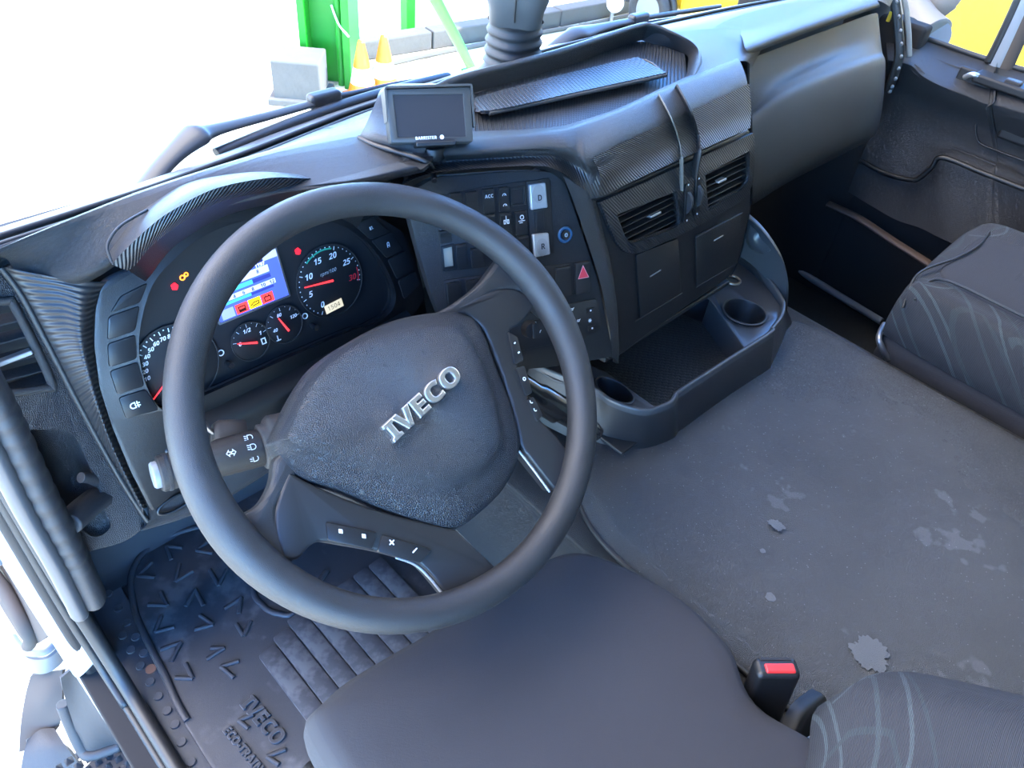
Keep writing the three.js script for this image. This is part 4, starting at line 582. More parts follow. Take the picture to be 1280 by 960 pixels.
  obj('screen_frame', plate(rect(-0.048, -0.0325, 0.048, 0.0325, 0.002), -0.001, 0.0015, { bevel: 0.0006, holes: [rect(-0.0455, -0.03, 0.0455, 0.03)] }), M.steel, scr);
  print('screen_display', scr, 0.091, 0.06, (x, W, H) => {
    const f = W / 91, R = (c, a, b, w, h) => { x.fillStyle = c; x.fillRect(a * f, b * f, w * f, h * f); };
    R('#3d4fae', 0, 0, 91, 60); R('#8f9dd6', 0, 0, 91, 9); R('#1f2758', 58, 4, 14, 5); R('#9aa7c9', 6, 14, 70, 9); R('#27316e', 6, 25, 70, 5); R('#3fa7a2', 6, 25, 46, 5); R('#9aa7c9', 6, 33, 74, 6); R('#3fa7a2', 6, 40, 40, 3); R('#27316e', 46, 40, 30, 3);
    x.fillStyle = '#10163a'; x.font = 'bold ' + 6 * f + 'px sans-serif'; ['2', '4', '6', '8', '10', '12'].forEach((t, i) => x.fillText(t, (12 + i * 12) * f, 38.4 * f)); ['4', '8'].forEach((t, i) => x.fillText(t, (36 + i * 24) * f, 20.5 * f)); x.fillStyle = '#e6ebff'; x.fillText('N', 62 * f, 8 * f); x.fillText('1197', 60 * f, 13.4 * f);
    R('#e63a34', 22, 47, 16, 12); R('#f1c21c', 39, 47, 16, 12); R('#e63a34', 56, 47, 16, 12); R('#7683cc', 4, 47, 16, 12);
    x.strokeStyle = '#2a1210'; x.lineWidth = 1.2 * f; x.strokeRect(26 * f, 51 * f, 8 * f, 6 * f); R('#2a1210', 26, 54, 8, 3); x.beginPath(); x.moveTo(41 * f, 55 * f); x.lineTo(46 * f, 52 * f); x.lineTo(52 * f, 52 * f); x.lineTo(52 * f, 55 * f); x.lineTo(43 * f, 56 * f); x.stroke(); x.strokeRect(60 * f, 51.5 * f, 8 * f, 5 * f); x.beginPath(); x.moveTo(62 * f, 51 * f); x.lineTo(62 * f, 49.6 * f); x.moveTo(66 * f, 51 * f); x.lineTo(66 * f, 49.6 * f); x.stroke();
  }, [0, 0, 0.0008], { px: 512, opaque: true, rough: 0.2, glow: 0.3 });
  // warning lamps and small stems
  const lamp = (p, c, s, n) => { const o = obj('warning_lamp', s ? [ring(0, 0, 0.0026, 0.0008, 0), ring(0.005, 0.002, 0.002, 0.0008, 0)] : plate(spline(ell(0, 0, 0.0042, 0.0046, 10).map(([x, y], i) => [x * (i % 2 ? 0.82 : 1), y * (i % 2 ? 0.82 : 1)]), 2, true), 0, 0.001, { bevel: 0.0003 }), mat(c, 0.4, { emissive: rgb(...c), emissiveIntensity: 0.45 }), cluster); o.position.set(...p, 0.0004); o.userData.label = n; };
  lamp([.048, .0296], [0.9, 0.01, 0.02], 0, 'red warning lamp'); lamp([-.1055, .0416], [0.9, 0.01, 0.02], 0, 'red warning lamp'); lamp([-.094, .0478], [0.9, 0.22, 0.02], 1, 'orange warning lamp');
  for (const p of [[-.0789, -.0686], [.0394, -.0686]]) obj('reset_stem', mv(cyl(0.004, 0.012, 20, 0.0035).rotateX(Math.PI / 2), ...p, 0.006), M.gloss, cluster);
  for (const p of [[-.0819, -.053], [.0336, -.0525]]) obj('dial_mark', ring(...p, 0.0034, 0.0007, 0.0005, 20), M.white, cluster);
}

// ---------------------------------------------------------------- switches right of the wheel
const S_ = (name, label, category, group) => turnTo(thing(name, label, category, [0, 0, 0], group), SW);
const crop = (x, y) => [x, y];
const rocker = (a, b, label, draw, o = {}) => {       // a, b: top left and bottom right on the panel
  const t = S_('rocker_switch', label, 'switch', o.group), cx = (a[0] + b[0]) / 2, cy = (a[1] + b[1]) / 2, w = b[0] - a[0] - 0.0012, h = a[1] - b[1] - 0.0012;
  t.position.add(V(SW[1]).multiplyScalar(cx)).add(V(SW[2]).multiplyScalar(cy));
  const m = o.m || M.key, prof = [[h / 2, 0], [h / 2 - 0.0008, 0.0058], [h / 2 - 0.003, 0.0065], [0.0008, 0.0042], [-0.0008, 0.0042], [-h / 2 + 0.003, 0.005], [-h / 2 + 0.0008, 0.0046], [-h / 2, 0]];
  const s = new THREE.Shape(prof.map(([y, z]) => new THREE.Vector2(y, z)));
  const g = new THREE.ExtrudeGeometry(s, { depth: w - 0.001, bevelEnabled: true, bevelThickness: 0.0005, bevelSize: 0.0004, bevelSegments: 2 });
  g.applyMatrix4(new THREE.Matrix4().makeBasis(V([0, 1, 0]), V([0, 0, 1]), V([1, 0, 0]))); g.translate(-w / 2 + 0.0005, 0, 0);
  obj('rocker', boxUV(toCreasedNormals(g, 0.5)), m, t);
  obj('rocker_line', box(w * 0.92, 0.0007, 0.0004, 0, 0.0, 0.0044, 0), M.deep, t);
  if (draw) print('symbol', t, w * 0.86, h * (o.tall || 0.5), draw, [0, o.dy ?? h * 0.2, 0.0068], { px: 96 });
  return t;
};
const sw = (pts) => pts;
const slots = 'switches and blank keys right of the wheel';
const ic = {
  acc: word('ACC', '#cfd5d9', 0.4), cruise: (x, W, H) => { x.strokeStyle = '#dde3e6'; x.lineWidth = W * 0.07; for (const k of [0.32, 0.8]) { x.beginPath(); x.arc(W / 2, H * k, W * 0.2, Math.PI * 0.95, Math.PI * 2.05); x.moveTo(W / 2, H * k); x.lineTo(W * 0.62, H * k - W * 0.12); x.stroke(); } },
  axle: (x, W, H) => { x.strokeStyle = '#dde3e6'; x.lineWidth = W * 0.07; x.strokeRect(W * 0.25, H * 0.5, W * 0.16, H * 0.3); x.strokeRect(W * 0.6, H * 0.5, W * 0.16, H * 0.3); x.beginPath(); x.moveTo(W * 0.41, H * 0.65); x.lineTo(W * 0.6, H * 0.65); x.moveTo(W * 0.5, H * 0.1); x.lineTo(W * 0.5, H * 0.55); x.stroke(); },
  lift: (x, W, H) => { x.strokeStyle = '#dde3e6'; x.lineWidth = W * 0.07; x.beginPath(); x.arc(W * 0.55, H * 0.4, W * 0.18, 0, 7); x.moveTo(W * 0.15, H * 0.7); x.lineTo(W * 0.85, H * 0.7); x.moveTo(W * 0.25, H * 0.85); x.lineTo(W * 0.6, H * 0.85); x.stroke(); },
  tri: (x, W, H) => { x.fillStyle = '#c83242'; x.strokeStyle = '#e9a6aa'; x.lineWidth = 4; x.beginPath(); x.moveTo(W / 2, H * 0.06); x.lineTo(W * 0.92, H * 0.92); x.lineTo(W * 0.08, H * 0.92); x.closePath(); x.fill(); x.stroke(); },
};
{
  const bz = S_('switch_bezel', 'black bezel holding rows of rocker switches on the panel', 'bezel');
  obj('bezel', plate(rpoly([[-.1203, .0444], [-.0631, .0484], [-.0038, .0488], [.0329, .0463], [.0303, -.0492], [-.0287, -.0522], [-.1228, -.0465]], 0.004), 0, 0.0018, { bevel: 0.0008 }), M.deep, bz);
  obj('lower_bezel', plate(rpoly([[-.123, -.0566], [-.0294, -.0604], [.0847, -.0656], [.0853, -.1087], [.0374, -.1078], [-.0329, -.1023], [-.1233, -.0957]], 0.004), 0, 0.0018, { bevel: 0.0008 }), M.deep, bz);
  rocker([-.1048, .0471], [-.09, .0223], 'blank key in the switch panel, half behind the wheel rim', null, { group: slots });
  rocker([-.0848, .046], [-.069, .0213], 'blank key just left of the ACC switch', null, { group: slots });
  rocker([-.0628, .0465], [-.047, .0163], 'rocker switch marked ACC', ic.acc, { group: slots });
  rocker([-.0421, .0458], [-.0274, .0156], 'cruise switch with two speedometer symbols beside ACC', ic.cruise, { group: slots, tall: 0.9, dy: 0 });
  rocker([-.0642, .0158], [-.0487, -.0142], 'blank switch below the ACC switch at the wheel rim', null, { group: slots });
  rocker([-.0428, .0148], [-.0268, -.0155], 'switch with an axle symbol below the cruise switch', ic.axle, { group: slots });
  rocker([-.0221, .0139], [-.0055, -.0166], 'switch with a lifting symbol left of the empty slot', ic.lift, { group: slots });
  rocker([-.0213, -.0173], [-.0045, -.0478], 'blank switch left of the silver R button', null, { group: slots });
  rocker([-.1045, -.0146], [-.0898, -.0461], 'blank key right of the beige-backed empty slot', null, { group: slots });
  rocker([-.0852, -.0226], [-.0683, -.0476], 'blank key with the wheel rim just above it', null, { group: slots });
  rocker([-.123, .0048], [-.1074, -.0122], 'blank key above the beige-backed empty slot', null, { group: slots });
  const hole = S_('empty_switch_slot', 'empty dark slot right of the cruise switch', 'slot');
  obj('slot_frame', plate(rect(...[-.0254, .0203], ...[-.0043, .043]), 0.001, 0.004, { bevel: 0.0006, holes: [rect(...[-.0236, .022], ...[-.0078, .0405])] }), M.key, hole);
  const hole2 = S_('beige_switch_slot', 'empty slot with beige cardboard behind it left of the switches', 'slot');
  obj('slot_frame', plate([[-.1222, -.0148], [-.1054, -.0135], [-.1067, -.0442], [-.1236, -.0444]], 0.001, 0.004, { bevel: 0.0006, holes: [[[-.1204, -.0171], [-.1078, -.0161], [-.1085, -.0409], [-.1211, -.0408]]] }), M.key, hole2);
  obj('cardboard', plate([[-.1204, -.0171], [-.1078, -.0161], [-.1085, -.0409], [-.1211, -.0408]], 0.0005, 0.0022, { bevel: 0.0004 }), mat([0.34, 0.29, 0.21], 0.8, { bumpMap: tMottle, bumpScale: 0.002 }), hole2);
  // gear selector buttons
  const tray = S_('gear_button_strip', 'black strip between the silver D and R buttons with an open slot', 'strip');
  obj('strip', plate(rpoly([[-.0028, .0477], [.0308, .0485], [.0315, -.0473], [-.0022, -.0482]], 0.003), 0, 0.003, { bevel: 0.001 }), M.black, tray);
  obj('slot_rim', plate([[.0056, .0111], [.0227, .0118], [.023, -.0168], [.0058, -.0173]], 0.002, 0.0045, { bevel: 0.0006, holes: [[[.0088, .0086], [.0191, .0092], [.0186, -.0141], [.0083, -.0146]]] }), M.key, tray);
  const gear = (q, s, label) => {
    const t = S_('gear_button', label, 'button', 'silver gear buttons'); const c = [0, 1].map((k) => q.reduce((a, p) => a + p[k], 0) / 4), w = q[1][0] - q[0][0], h = q[0][1] - q[3][1];
    t.position.add(V(SW[1]).multiplyScalar(c[0])).add(V(SW[2]).multiplyScalar(c[1]));
    obj('button_cap', plate(rpoly(q.map((p) => [p[0] - c[0], p[1] - c[1]]), 0.0025), 0.001, 0.0075, { bevel: 0.0018, seg: 3 }), M.silver, t);
    obj('finger_dish', plate(ell(0, s === 'R' ? -0.003 : 0.003, 0.0085, 0.0115), 0.0074, 0.0078, { bevel: 0.0002 }), mat([0.36, 0.37, 0.38], 0.35, { metalness: 0.6 }), t);
    print('letter', t, 0.012, 0.011, word(s, '#22262a', 0.9), [0.001, -0.002, 0.0081], { px: 64 });
  };
  gear([[.0003, .0444], [.0226, .0446], [.0239, .0126], [.0001, .0128]], 'D', 'silver gear button marked D above the empty slot');
  gear([[.0001, -.0175], [.0229, -.0188], [.0234, -.0471], [.0013, -.0477]], 'R', 'silver gear button marked R below the empty slot');
  const bk = S_('blue_ring_knob', 'small round black switch with a blue ring right of R', 'switch');
  bk.position.add(V(SW[1]).multiplyScalar([.0482, -.0257][0])).add(V(SW[2]).multiplyScalar([.0482, -.0257][1]));
  obj('blue_ring', ring(0, 0, 0.0085, 0.0024, 0.003, 40), mat([0.01, 0.06, 0.13], 0.3), bk);
  obj('button', mv(cyl(0.0068, 0.006, 28, 0.006).rotateX(Math.PI / 2), 0, 0, 0.003), M.gloss, bk);
  print('symbol', bk, 0.007, 0.007, (x, W) => { x.strokeStyle = '#aebcc6'; x.lineWidth = 6; x.beginPath(); x.arc(W / 2, W / 2, W * 0.3, 0, 7); x.moveTo(W / 2, W * 0.3); x.lineTo(W / 2, W * 0.7); x.stroke(); }, [0, 0, 0.0063], { px: 64 });
  rocker([-.1212, -.06], [-.1027, -.0955], 'blank switch in the lower row beneath the beige-backed slot', null, { group: slots });
  rocker([-.0958, -.0614], [-.0765, -.0973], 'second blank switch of the lower row behind the spoke', null, { group: slots });
  rocker([-.0698, -.0628], [-.0508, -.0979], 'third blank switch of the lower row behind the wheel rim', null, { group: slots });
  rocker([.0303, -.0663], [.0531, -.1085], 'blank switch left of the hazard light switch', null, { group: slots });
  rocker([.0591, -.0646], [.0821, -.1093], 'hazard light switch with a red triangle', ic.tri, { group: slots, tall: 0.45 });
  const cl = S_('climate_panel', 'black climate control panel with white symbols behind the wheel rim', 'control panel');
  obj('panel', plate(rpoly([[-.0438, -.1219], [.0246, -.1198], [.0936, -.1193], [.0994, -.1665], [.0584, -.1721], [-.0386, -.1697]], [0.006, 0.01, 0.008, 0.012, 0.01, 0.006]), 0, 0.003, { bevel: 0.0015 }), M.key, cl);
  const kn = new THREE.Group(); kn.name = 'rotary_knob'; cl.add(kn); kn.position.set(...[-.0128, -.1414], 0.003);
  obj('knob_body', mv(cyl(0.012, 0.012, 32, 0.0105).rotateX(Math.PI / 2), 0, 0, 0.006), M.deep, kn); obj('knob_grip', box(0.004, 0.02, 0.005, 0, 0, 0.0135, 0.0015), M.key, kn);
  for (const [p, s] of [[[.0804, -.1339], 0], [[.0818, -.1595], 0], [[.0797, -.1486], 1], [[.0533, -.1275], 2], [[.0623, -.1452], 2], [[.0022, -.1489], 2], [[-.0039, -.1343], 0]]) {
    if (s === 0) obj('small_key', plate(rect(-0.006, -0.0035, 0.006, 0.0035, 0.001), 0, 0.002, { bevel: 0.0006 }), M.black, cl).position.set(...p, 0.003);
    print('symbol', cl, 0.007, 0.007, (x, W) => { x.fillStyle = x.strokeStyle = '#dde3e6'; x.lineWidth = 7; x.beginPath(); if (s === 0) { x.arc(W / 2, W / 2, W * 0.2, 0, 7); x.fill(); } else if (s === 1) { for (let i = 0; i < 6; i++) { x.moveTo(W / 2, W / 2); x.lineTo(W / 2 + W * 0.4 * Math.cos(i * 1.047), W / 2 + W * 0.4 * Math.sin(i * 1.047)); } x.stroke(); } else { x.strokeRect(W * 0.2, W * 0.35, W * 0.4, W * 0.3); x.moveTo(W * 0.6, W * 0.5); x.lineTo(W * 0.9, W * 0.2); x.stroke(); } }, [...p, s ? 0.0033 : 0.0053], { px: 48 });
  }
}

// ---------------------------------------------------------------- air vents
const vents = (name, label, frame, slats, tab, extra) => { const t = turnTo(thing('air_vent', label, 'air vent'), frame); slats.forEach(([x0, x1, y]) => { const s = obj('slat', box(x1 - x0, 0.0022, 0.016, (x0 + x1) / 2, 0, 0, 0.0008), M.black, t); s.position.set(0, y, -0.008); s.rotation.x = 0.35; }); extra?.(t); const k = obj('vent_tab', box(tab[2], 0.004, 0.012, 0, 0, 0, 0.0014), M.alu, t); k.position.set(tab[0], tab[1], -0.0015); k.userData.label = 'silver tab'; return t; };
vents('air_vent', 'left air vent of the centre stack, above the left pocket door', VF, [0, 1, 2, 3, 4, 5].map((i) => { const y = 0.066 - i * 0.0098; return [-0.21 + (0.07 - y) * 0.52, -0.057, y]; }), [-0.118, 0.042, 0.024], (t) => { for (let i = 0; i < 7; i++) { const v = obj('rear_vane', box(0.0018, 0.056, 0.012, -0.19 + i * 0.02, 0.042, -0.028, 0.0006), M.black, t); } });
vents('air_vent', 'right air vent of the centre stack, beside the passenger panel', VF, [0, 1, 2, 3, 4, 5].map((i) => { const y = 0.067 - i * 0.0105; return [-0.003 + (0.07 - y) * 0.22, 0.125, y]; }), [0.052, 0.044, 0.022], (t) => { for (let i = 0; i < 6; i++) obj('rear_vane', box(0.0018, 0.056, 0.012, 0.014 + i * 0.02, 0.042, -0.028, 0.0006), M.black, t); });
{
  const tw = turnTo(thing('vent_thumb_wheels', 'pair of black thumb wheels between the two centre vents', 'thumb wheel'), VF);
  for (const p of [[-.0466, .0392], [-.0202, .0413]]) { obj('wheel_slot', plate(rect(p[0] - 0.007, p[1] - 0.03, p[0] + 0.007, p[1] + 0.03, 0.004), 0.006, 0.0085, { bevel: 0.0008 }), M.black, tw); obj('thumb_wheel', mv(cyl(0.021, 0.006, 36).rotateZ(Math.PI / 2), p[0], p[1], -0.004), M.rubber, tw); for (const s of [-1, 1]) print('symbol', tw, 0.005, 0.005, (x, W) => { x.fillStyle = '#e3e6e8'; x.beginPath(); x.arc(W / 2, W / 2, W * 0.3, 0, 7); x.fill(); }, [p[0] - 0.001, p[1] + s * 0.0275, 0.0088], { px: 32 }); }
}
// left end panel with its vent and the pocket
const endPanel = turnTo(thing('left_end_panel', 'grained grey end panel beside the door with an air vent and a pocket', 'panel'), K);
{
  const ol = [[-0.312, 0.115], [-.2519, .1148], [-.246, .0838], [-.2439, .0257], [-.2419, -.0462], [-.2391, -.1165], [-.2354, -.1665], [-.23, -.2183], [-.2443, -.2257], [-.2638, -.2269], [-.2963, -.2158], [-.3219, -.2093], [-0.312, -0.2], [-0.312, 0.02]];
  const pocket = spline([[-.2979, -.0494], [-.2769, -.0559], [-.2592, -.0688], [-.2543, -.0904], [-.2562, -.1263], [-.2603, -.1692], [-.2653, -.2014], [-.2897, -.1989], [-.2985, -.1421], [-.3, -.0891]], 4, true);
  const vh = rpoly([[-0.306, 0.078], [-.2582, .0861], [-.2509, .0754], [-.2514, -.0126], [-.2633, -.0183], [-.2971, -.007], [-0.306, -0.045]], [0.002, 0.01, 0.01, 0.01, 0.01, 0.004, 0.002]);
  obj('panel', plate(rpoly(ol, 0.01), -0.014, -0.006, { bevel: 0.002, holes: [pocket, vh] }), M.grain, endPanel);
  const cx = pocket.reduce((a, p) => a + p[0], 0) / pocket.length, cy = pocket.reduce((a, p) => a + p[1], 0) / pocket.length;
  const rows = [[1, -0.007], [0.985, -0.012], [0.93, -0.018], [0.6, -0.023], [0.01, -0.025]].map(([s, z]) => { const r = pocket.map(([x, y]) => [cx + (x - cx) * s, cy + (y - cy) * s, z]); r.push(r[0]); return r; });
  obj('pocket', grid(rows, true), M.grain, endPanel);
  const fr = [[-.2885, .0952], [-.2609, .0842], [-.2546, .0748], [-.255, -.0102], [-.2635, -.0137], [-.2959, -.0031], [-.3259, .0083]];
  obj('vent_frame', tube(fr.map((p) => [...p, -0.006]), 0.0045, { seg: 5 }), M.dash, endPanel);
  obj('vent_back', plate(vh, -0.04, -0.036, { bevel: 0 }), M.deep, endPanel);
  const L = [[[-.2988, .0685], [-.2541, .0617]], [[-.3064, .0509], [-.254, .0438]], [[-.3147, .0317], [-.2545, .0219]], [[-.3217, .0152], [-.2551, .0033]], [[-.3145, -.0014], [-.257, -.0092]]];
  for (const [a, b] of L) { const w = Math.hypot(b[0] - a[0], b[1] - a[1]), s = obj('slat', box(w, 0.0022, 0.016, 0, 0, 0, 0.0008), M.dash, endPanel); s.position.set((a[0] + b[0]) / 2, (a[1] + b[1]) / 2, -0.018); s.rotation.set(0.4, 0, Math.atan2(b[1] - a[1], b[0] - a[0])); }
  const tb = [-.2756, .0279]; const tbm = obj('vent_tab', box(0.034, 0.005, 0.012, 0, 0, 0, 0.0015), M.alu, endPanel); tbm.position.set(tb[0], tb[1], -0.007);
}
// light switch and the oval slot below it
{
  const c = [-.1807, -.148], ls = turnTo(thing('light_switch', 'round light switch dial partly hidden behind the indicator stalk', 'switch'), K);
  obj('dial_rim', ring(...c, 0.031, 0.0028, 0.009, 48), M.black, ls); obj('dial', plate(ell(...c, 0.029), 0.003, 0.011, { bevel: 0.002 }), M.key, ls); obj('dial_grip', box(0.012, 0.046, 0.012, c[0], c[1], 0.016, 0.004), M.black, ls);
  print('symbol', ls, 0.009, 0.009, (x, W) => { x.strokeStyle = '#e3e6e8'; x.lineWidth = 7; x.beginPath(); x.arc(W / 2, W / 2, W * 0.32, 0, 7); x.stroke(); }, [...[-.1771, -.1184], 0.0118], { px: 48 });
  const o = [-.1948, -.2033]; obj('oval_slot', tube(ell(o[0], o[1], 0.022, 0.009).map((p) => [...p, 0.0085]), 0.0022, { seg: 1, closed: true, radial: 8 }), M.black, ls);
}

// ---------------------------------------------------------------- open storage tray on the tunnel
const bin = thing('storage_tray', 'black open storage tray with two cup holders at the foot of the centre stack', 'storage tray', [0, 0, 0]);
{
  M.bin = mat([0.02, 0.021, 0.023], 0.3, { bumpMap: tFine, bumpScale: 0.00015 });
  const rim = [[0.36, 0.445, -0.2], [0.372, 0.447, -0.12], [.396, .449, -.047], [.397, .45, -.003], [.42, .45, .042], [.466, .45, .058], [.491, .45, .053], [.499, .45, .052], [.622, .45, .057], [.753, .45, .063], [.772, .45, .058], [.814, .45, .05], [.853, .45, .032], [.874, .452, .008], [.894, .458, -.031], [.914, .472, -.078], [.921, .49, -.115]];
  const foot = [[0.35, 0.352, -0.2], [0.356, 0.352, -0.1], [.383, .352, -.004], [.403, .352, .024], [.437, .352, .056], [.49, .352, .072], [.511, .352, .069], [.523, .352, .069], [.649, .352, .072], [.769, .352, .079], [.792, .352, .075], [.839, .352, .06], [.905, .352, .038], [.957, .352, .015], [0.9, 0.352, -0.1], [0.9, 0.352, -0.16], [0.9, 0.352, -0.22]];
  const inset = rim.map((p, i) => { const a = rim[Math.max(0, i - 1)], b = rim[Math.min(rim.length - 1, i + 1)], dx = b[0] - a[0], dz = b[2] - a[2], l = Math.hypot(dx, dz); return [p[0] + (dz / l) * 0.007, p[1] - 0.001, p[2] - (dx / l) * 0.007]; });
  const mid = rim.map((p, i) => p.map((c, k) => c * 0.9 + foot[i][k] * 0.1)), low = inset.map((p) => [p[0], 0.385, p[2]]);
  obj('outer_wall', patch([foot, rim.map((p, i) => p.map((c, k) => c * 0.5 + foot[i][k] * 0.5)), mid, rim], { su: 6, sv: 4 }), M.bin, bin);
  obj('rim', patch([mid, rim, rim.map((p, i) => [p[0] * 0.5 + inset[i][0] * 0.5, p[1] + 0.002, p[2] * 0.5 + inset[i][2] * 0.5]), inset, inset.map((p) => [p[0], p[1] - 0.012, p[2]])], { su: 6, sv: 4 }), mat([0.055, 0.058, 0.062], 0.32), bin);
  obj('inner_wall', patch([inset, low], { su: 6, sv: 3 }), M.bin, bin);
  // cup holder shelves, each with a round well
  const up = (p) => [p[0], p[1]];
  const shelf = (poly, c, r, y, k = 1) => { const g = plate(poly, 0, 0.004, { bevel: 0.0012, holes: [ell(c[0], c[1], r * k, r, 40)] }); const s = obj('cup_holder', g, mat([0.05, 0.053, 0.058], 0.32), bin); s.rotation.x = -Math.PI / 2; s.position.y = y - 0.004; const w = obj('cup_well', new THREE.LatheGeometry([[0.001, -0.055], [r * 0.8, -0.055], [r * 0.92, -0.03], [r, 0.004], [r + 0.003, 0.0055], [r + 0.005, 0.004]].map((p) => new THREE.Vector2(...p)), 40), M.bin, bin); w.position.set(c[0], y, -c[1]); w.scale.x = k; return s; };
  shelf([[0.42, 0.19], [.4506, .0623], [.4493, .0058], [.4494, -.0472], [.4255, -.0393], [.4025, .006], [.3993, .043], [0.372, 0.1], [0.36, 0.19]], [0.4265, 0.022], 0.033, 0.44, 0.56);
  shelf([[.7642, .072], [.7292, .0092], [.6913, -.0561], [.7566, -.0572], [.8172, -.0433], [.8527, -.0252], [.8964, .0369], [.9307, .0993], [0.84, 0.16], [0.76, 0.16]], [.7781, .0071], 0.036, 0.44);
  const sock = obj('socket_ring', ring(0, 0, 0.014, 0.0028, 0).rotateX(-Math.PI / 2), M.steel, bin); sock.position.set(...[.847, .443, -.079]); sock.userData.label = 'brass-coloured ring of a power socket'; sock.material = mat([0.45, 0.36, 0.25], 0.4, { metalness: 0.8 });
  const ridge = (a, b) => obj('shelf_edge', box(Math.hypot(b[0] - a[0], b[1] - a[1]), 0.07, 0.005, 0, 0, 0, 0.002), mat([0.045, 0.048, 0.052], 0.35), bin);
  for (const [a, b] of [[[.4506, .0623], [.4494, -.0472]], [[.7642, .072], [.6913, -.0561]]]) { const r = ridge(a, b); r.position.set((a[0] + b[0]) / 2, 0.405, -(a[1] + b[1]) / 2); r.rotation.y = Math.atan2(b[1] - a[1], b[0] - a[0]); }
  obj('tray_bottom', box(0.47, 0.006, 0.26, 0.62, 0.378, -0.085, 0.002), M.bin, bin);
  const mp = obj('rubber_liner', plate(rpoly([[0.41, 0.17], [0.73, 0.19], [0.775, 0.03], [0.755, -0.035], [0.5, -0.035], [0.45, 0.0]], 0.012), 0, 0.003, { bevel: 0.001 }), M.binMat = mat([0.045, 0.047, 0.05], 0.4, { bumpMap: tTread, bumpScale: 0.0016 }), bin); mp.rotation.x = -Math.PI / 2; mp.position.y = 0.382;
  const nubs = new THREE.InstancedMesh(new RoundedBoxGeometry(0.0042, 0.0016, 0.0075, 1, 0.0006), M.binMat, 900); let k = 0; const mm = new THREE.Matrix4();
  for (let i = 0; i < 30; i++) for (let j = 0; j < 30; j++) nubs.setMatrixAt(k++, mm.makeRotationY(0.6 + (i + j) % 2 * 0.0).setPosition(0.46 + i * 0.0095 + (j % 2) * 0.0047, 0.3855, -0.15 + j * 0.006));
  nubs.name = 'liner_nubs'; nubs.userData.kind = 'stuff'; bin.add(nubs);
  // outer loop on the passenger's side
  const lo = [[.87, .56, -.103], [.873, .55, -.073], [.872, .535, -.04], [.871, .515, -.011], [.868, .49, .012], [.87, .46, .024], [.872, .42, .034]];
  obj('side_loop', patch([lo, lo.map((p) => [p[0] + 0.005, p[1] + 0.003, p[2] - 0.006]), lo.map((p) => [p[0] + 0.012, p[1] - 0.004, p[2] - 0.01]), lo.map((p, i) => [p[0] + 0.016, p[1] - 0.09 + i * 0.008, p[2] - 0.012])], { su: 6, sv: 4 }), mat([0.05, 0.054, 0.058], 0.3), bin);
  obj('side_pocket', patch([[[.876, .545, -.094], [.887, .53, -.075], [.883, .515, -.044]], [[.879, .52, -.094], [.881, .51, -.078], [.884, .5, -.055]], [[.892, .5, -.103], [.891, .49, -.088], [.9, .48, -.073]]], { su: 5, sv: 5, thick: 0.003 }), mat([0.05, 0.056, 0.062], 0.28), bin);
}

// ---------------------------------------------------------------- monitor on the dashboard, lid in the top tray, fin
const NF = [[.182, .85, -.187], [.8894, 0, .4572], [.2423, .848, -.4713], [-.3877, .5299, .7542]];
const mon = turnTo(thing('rear_view_monitor', 'small black rear view monitor with a hood standing on the dashboard', 'monitor'), NF);
{
  const a = [-.0479, .0049], b = [.0489, .0023], c = [.0505, .0638], d = [-.0486, .0638];
  obj('housing', plate(rpoly([a, b, c, d], 0.004), -0.022, 0, { bevel: 0.003, seg: 3 }), M.mon = mat([0.045, 0.043, 0.041], 0.5), mon);
  const s0 = [-.039, .0114], s1 = [.0399, .0089], s2 = [.0403, .0554], s3 = [-.0395, .0568];
  obj('bezel', plate(rpoly([a, b, c, d].map(([x, y], i) => [x * 0.985, y + (i < 2 ? 0.001 : -0.001)]), 0.003), -0.001, 0.0022, { bevel: 0.001, holes: [[s0, s1, s2, s3]] }), M.mon, mon);
  obj('screen', plate([s0, s1, s2, s3], -0.0008, 0.0004, { bevel: 0 }), mat([0.028, 0.028, 0.033], 0.25), mon);
  const h = [[-.0488, .0291], [-.0492, .0626], [-.0483, .0644], [-.0462, .0655], [.0484, .066], [.0508, .0653], [.0516, .0634], [.0524, .0199]];
  obj('hood', patch([h.map((p) => [...p, -0.024]), h.map((p) => [...p, -0.004]), h.map((p, i) => [p[0], p[1], i === 0 || i === 7 ? 0 : 0.006])], { su: 1, sv: 3, thick: 0.0022 }), M.mon, mon);
  const cx = (a[0] + b[0]) / 2;
  print('logo', mon, 0.034, 0.0056, (x, W, H) => { x.fillStyle = '#e9e9ea'; x.textBaseline = 'middle'; x.font = 'bold ' + H * 0.86 + 'px sans-serif'; x.fillText('BARRISTER', 0, H / 2, W * 0.82); x.beginPath(); x.arc(W * 0.91, H / 2, H * 0.44, 0, 7); x.fill(); }, [cx - 0.003, a[1] + 0.0046, 0.0025], { px: 256 });
  obj('mount_shelf', box(0.046, 0.005, 0.03, cx + 0.002, a[1] - 0.003, -0.004, 0.0015), M.black, mon);
  obj('mount_foot', tube([[cx + 0.003, a[1] - 0.004, -0.012], [cx + 0.003, a[1] - 0.016, -0.018]], 0.013, { seg: 2 }), M.black, mon);
}
const lid = thing('loose_tray_panel', 'loose ribbed rectangular lid lying in the dashboard top tray', 'lid', [.489, .833, -.248]);
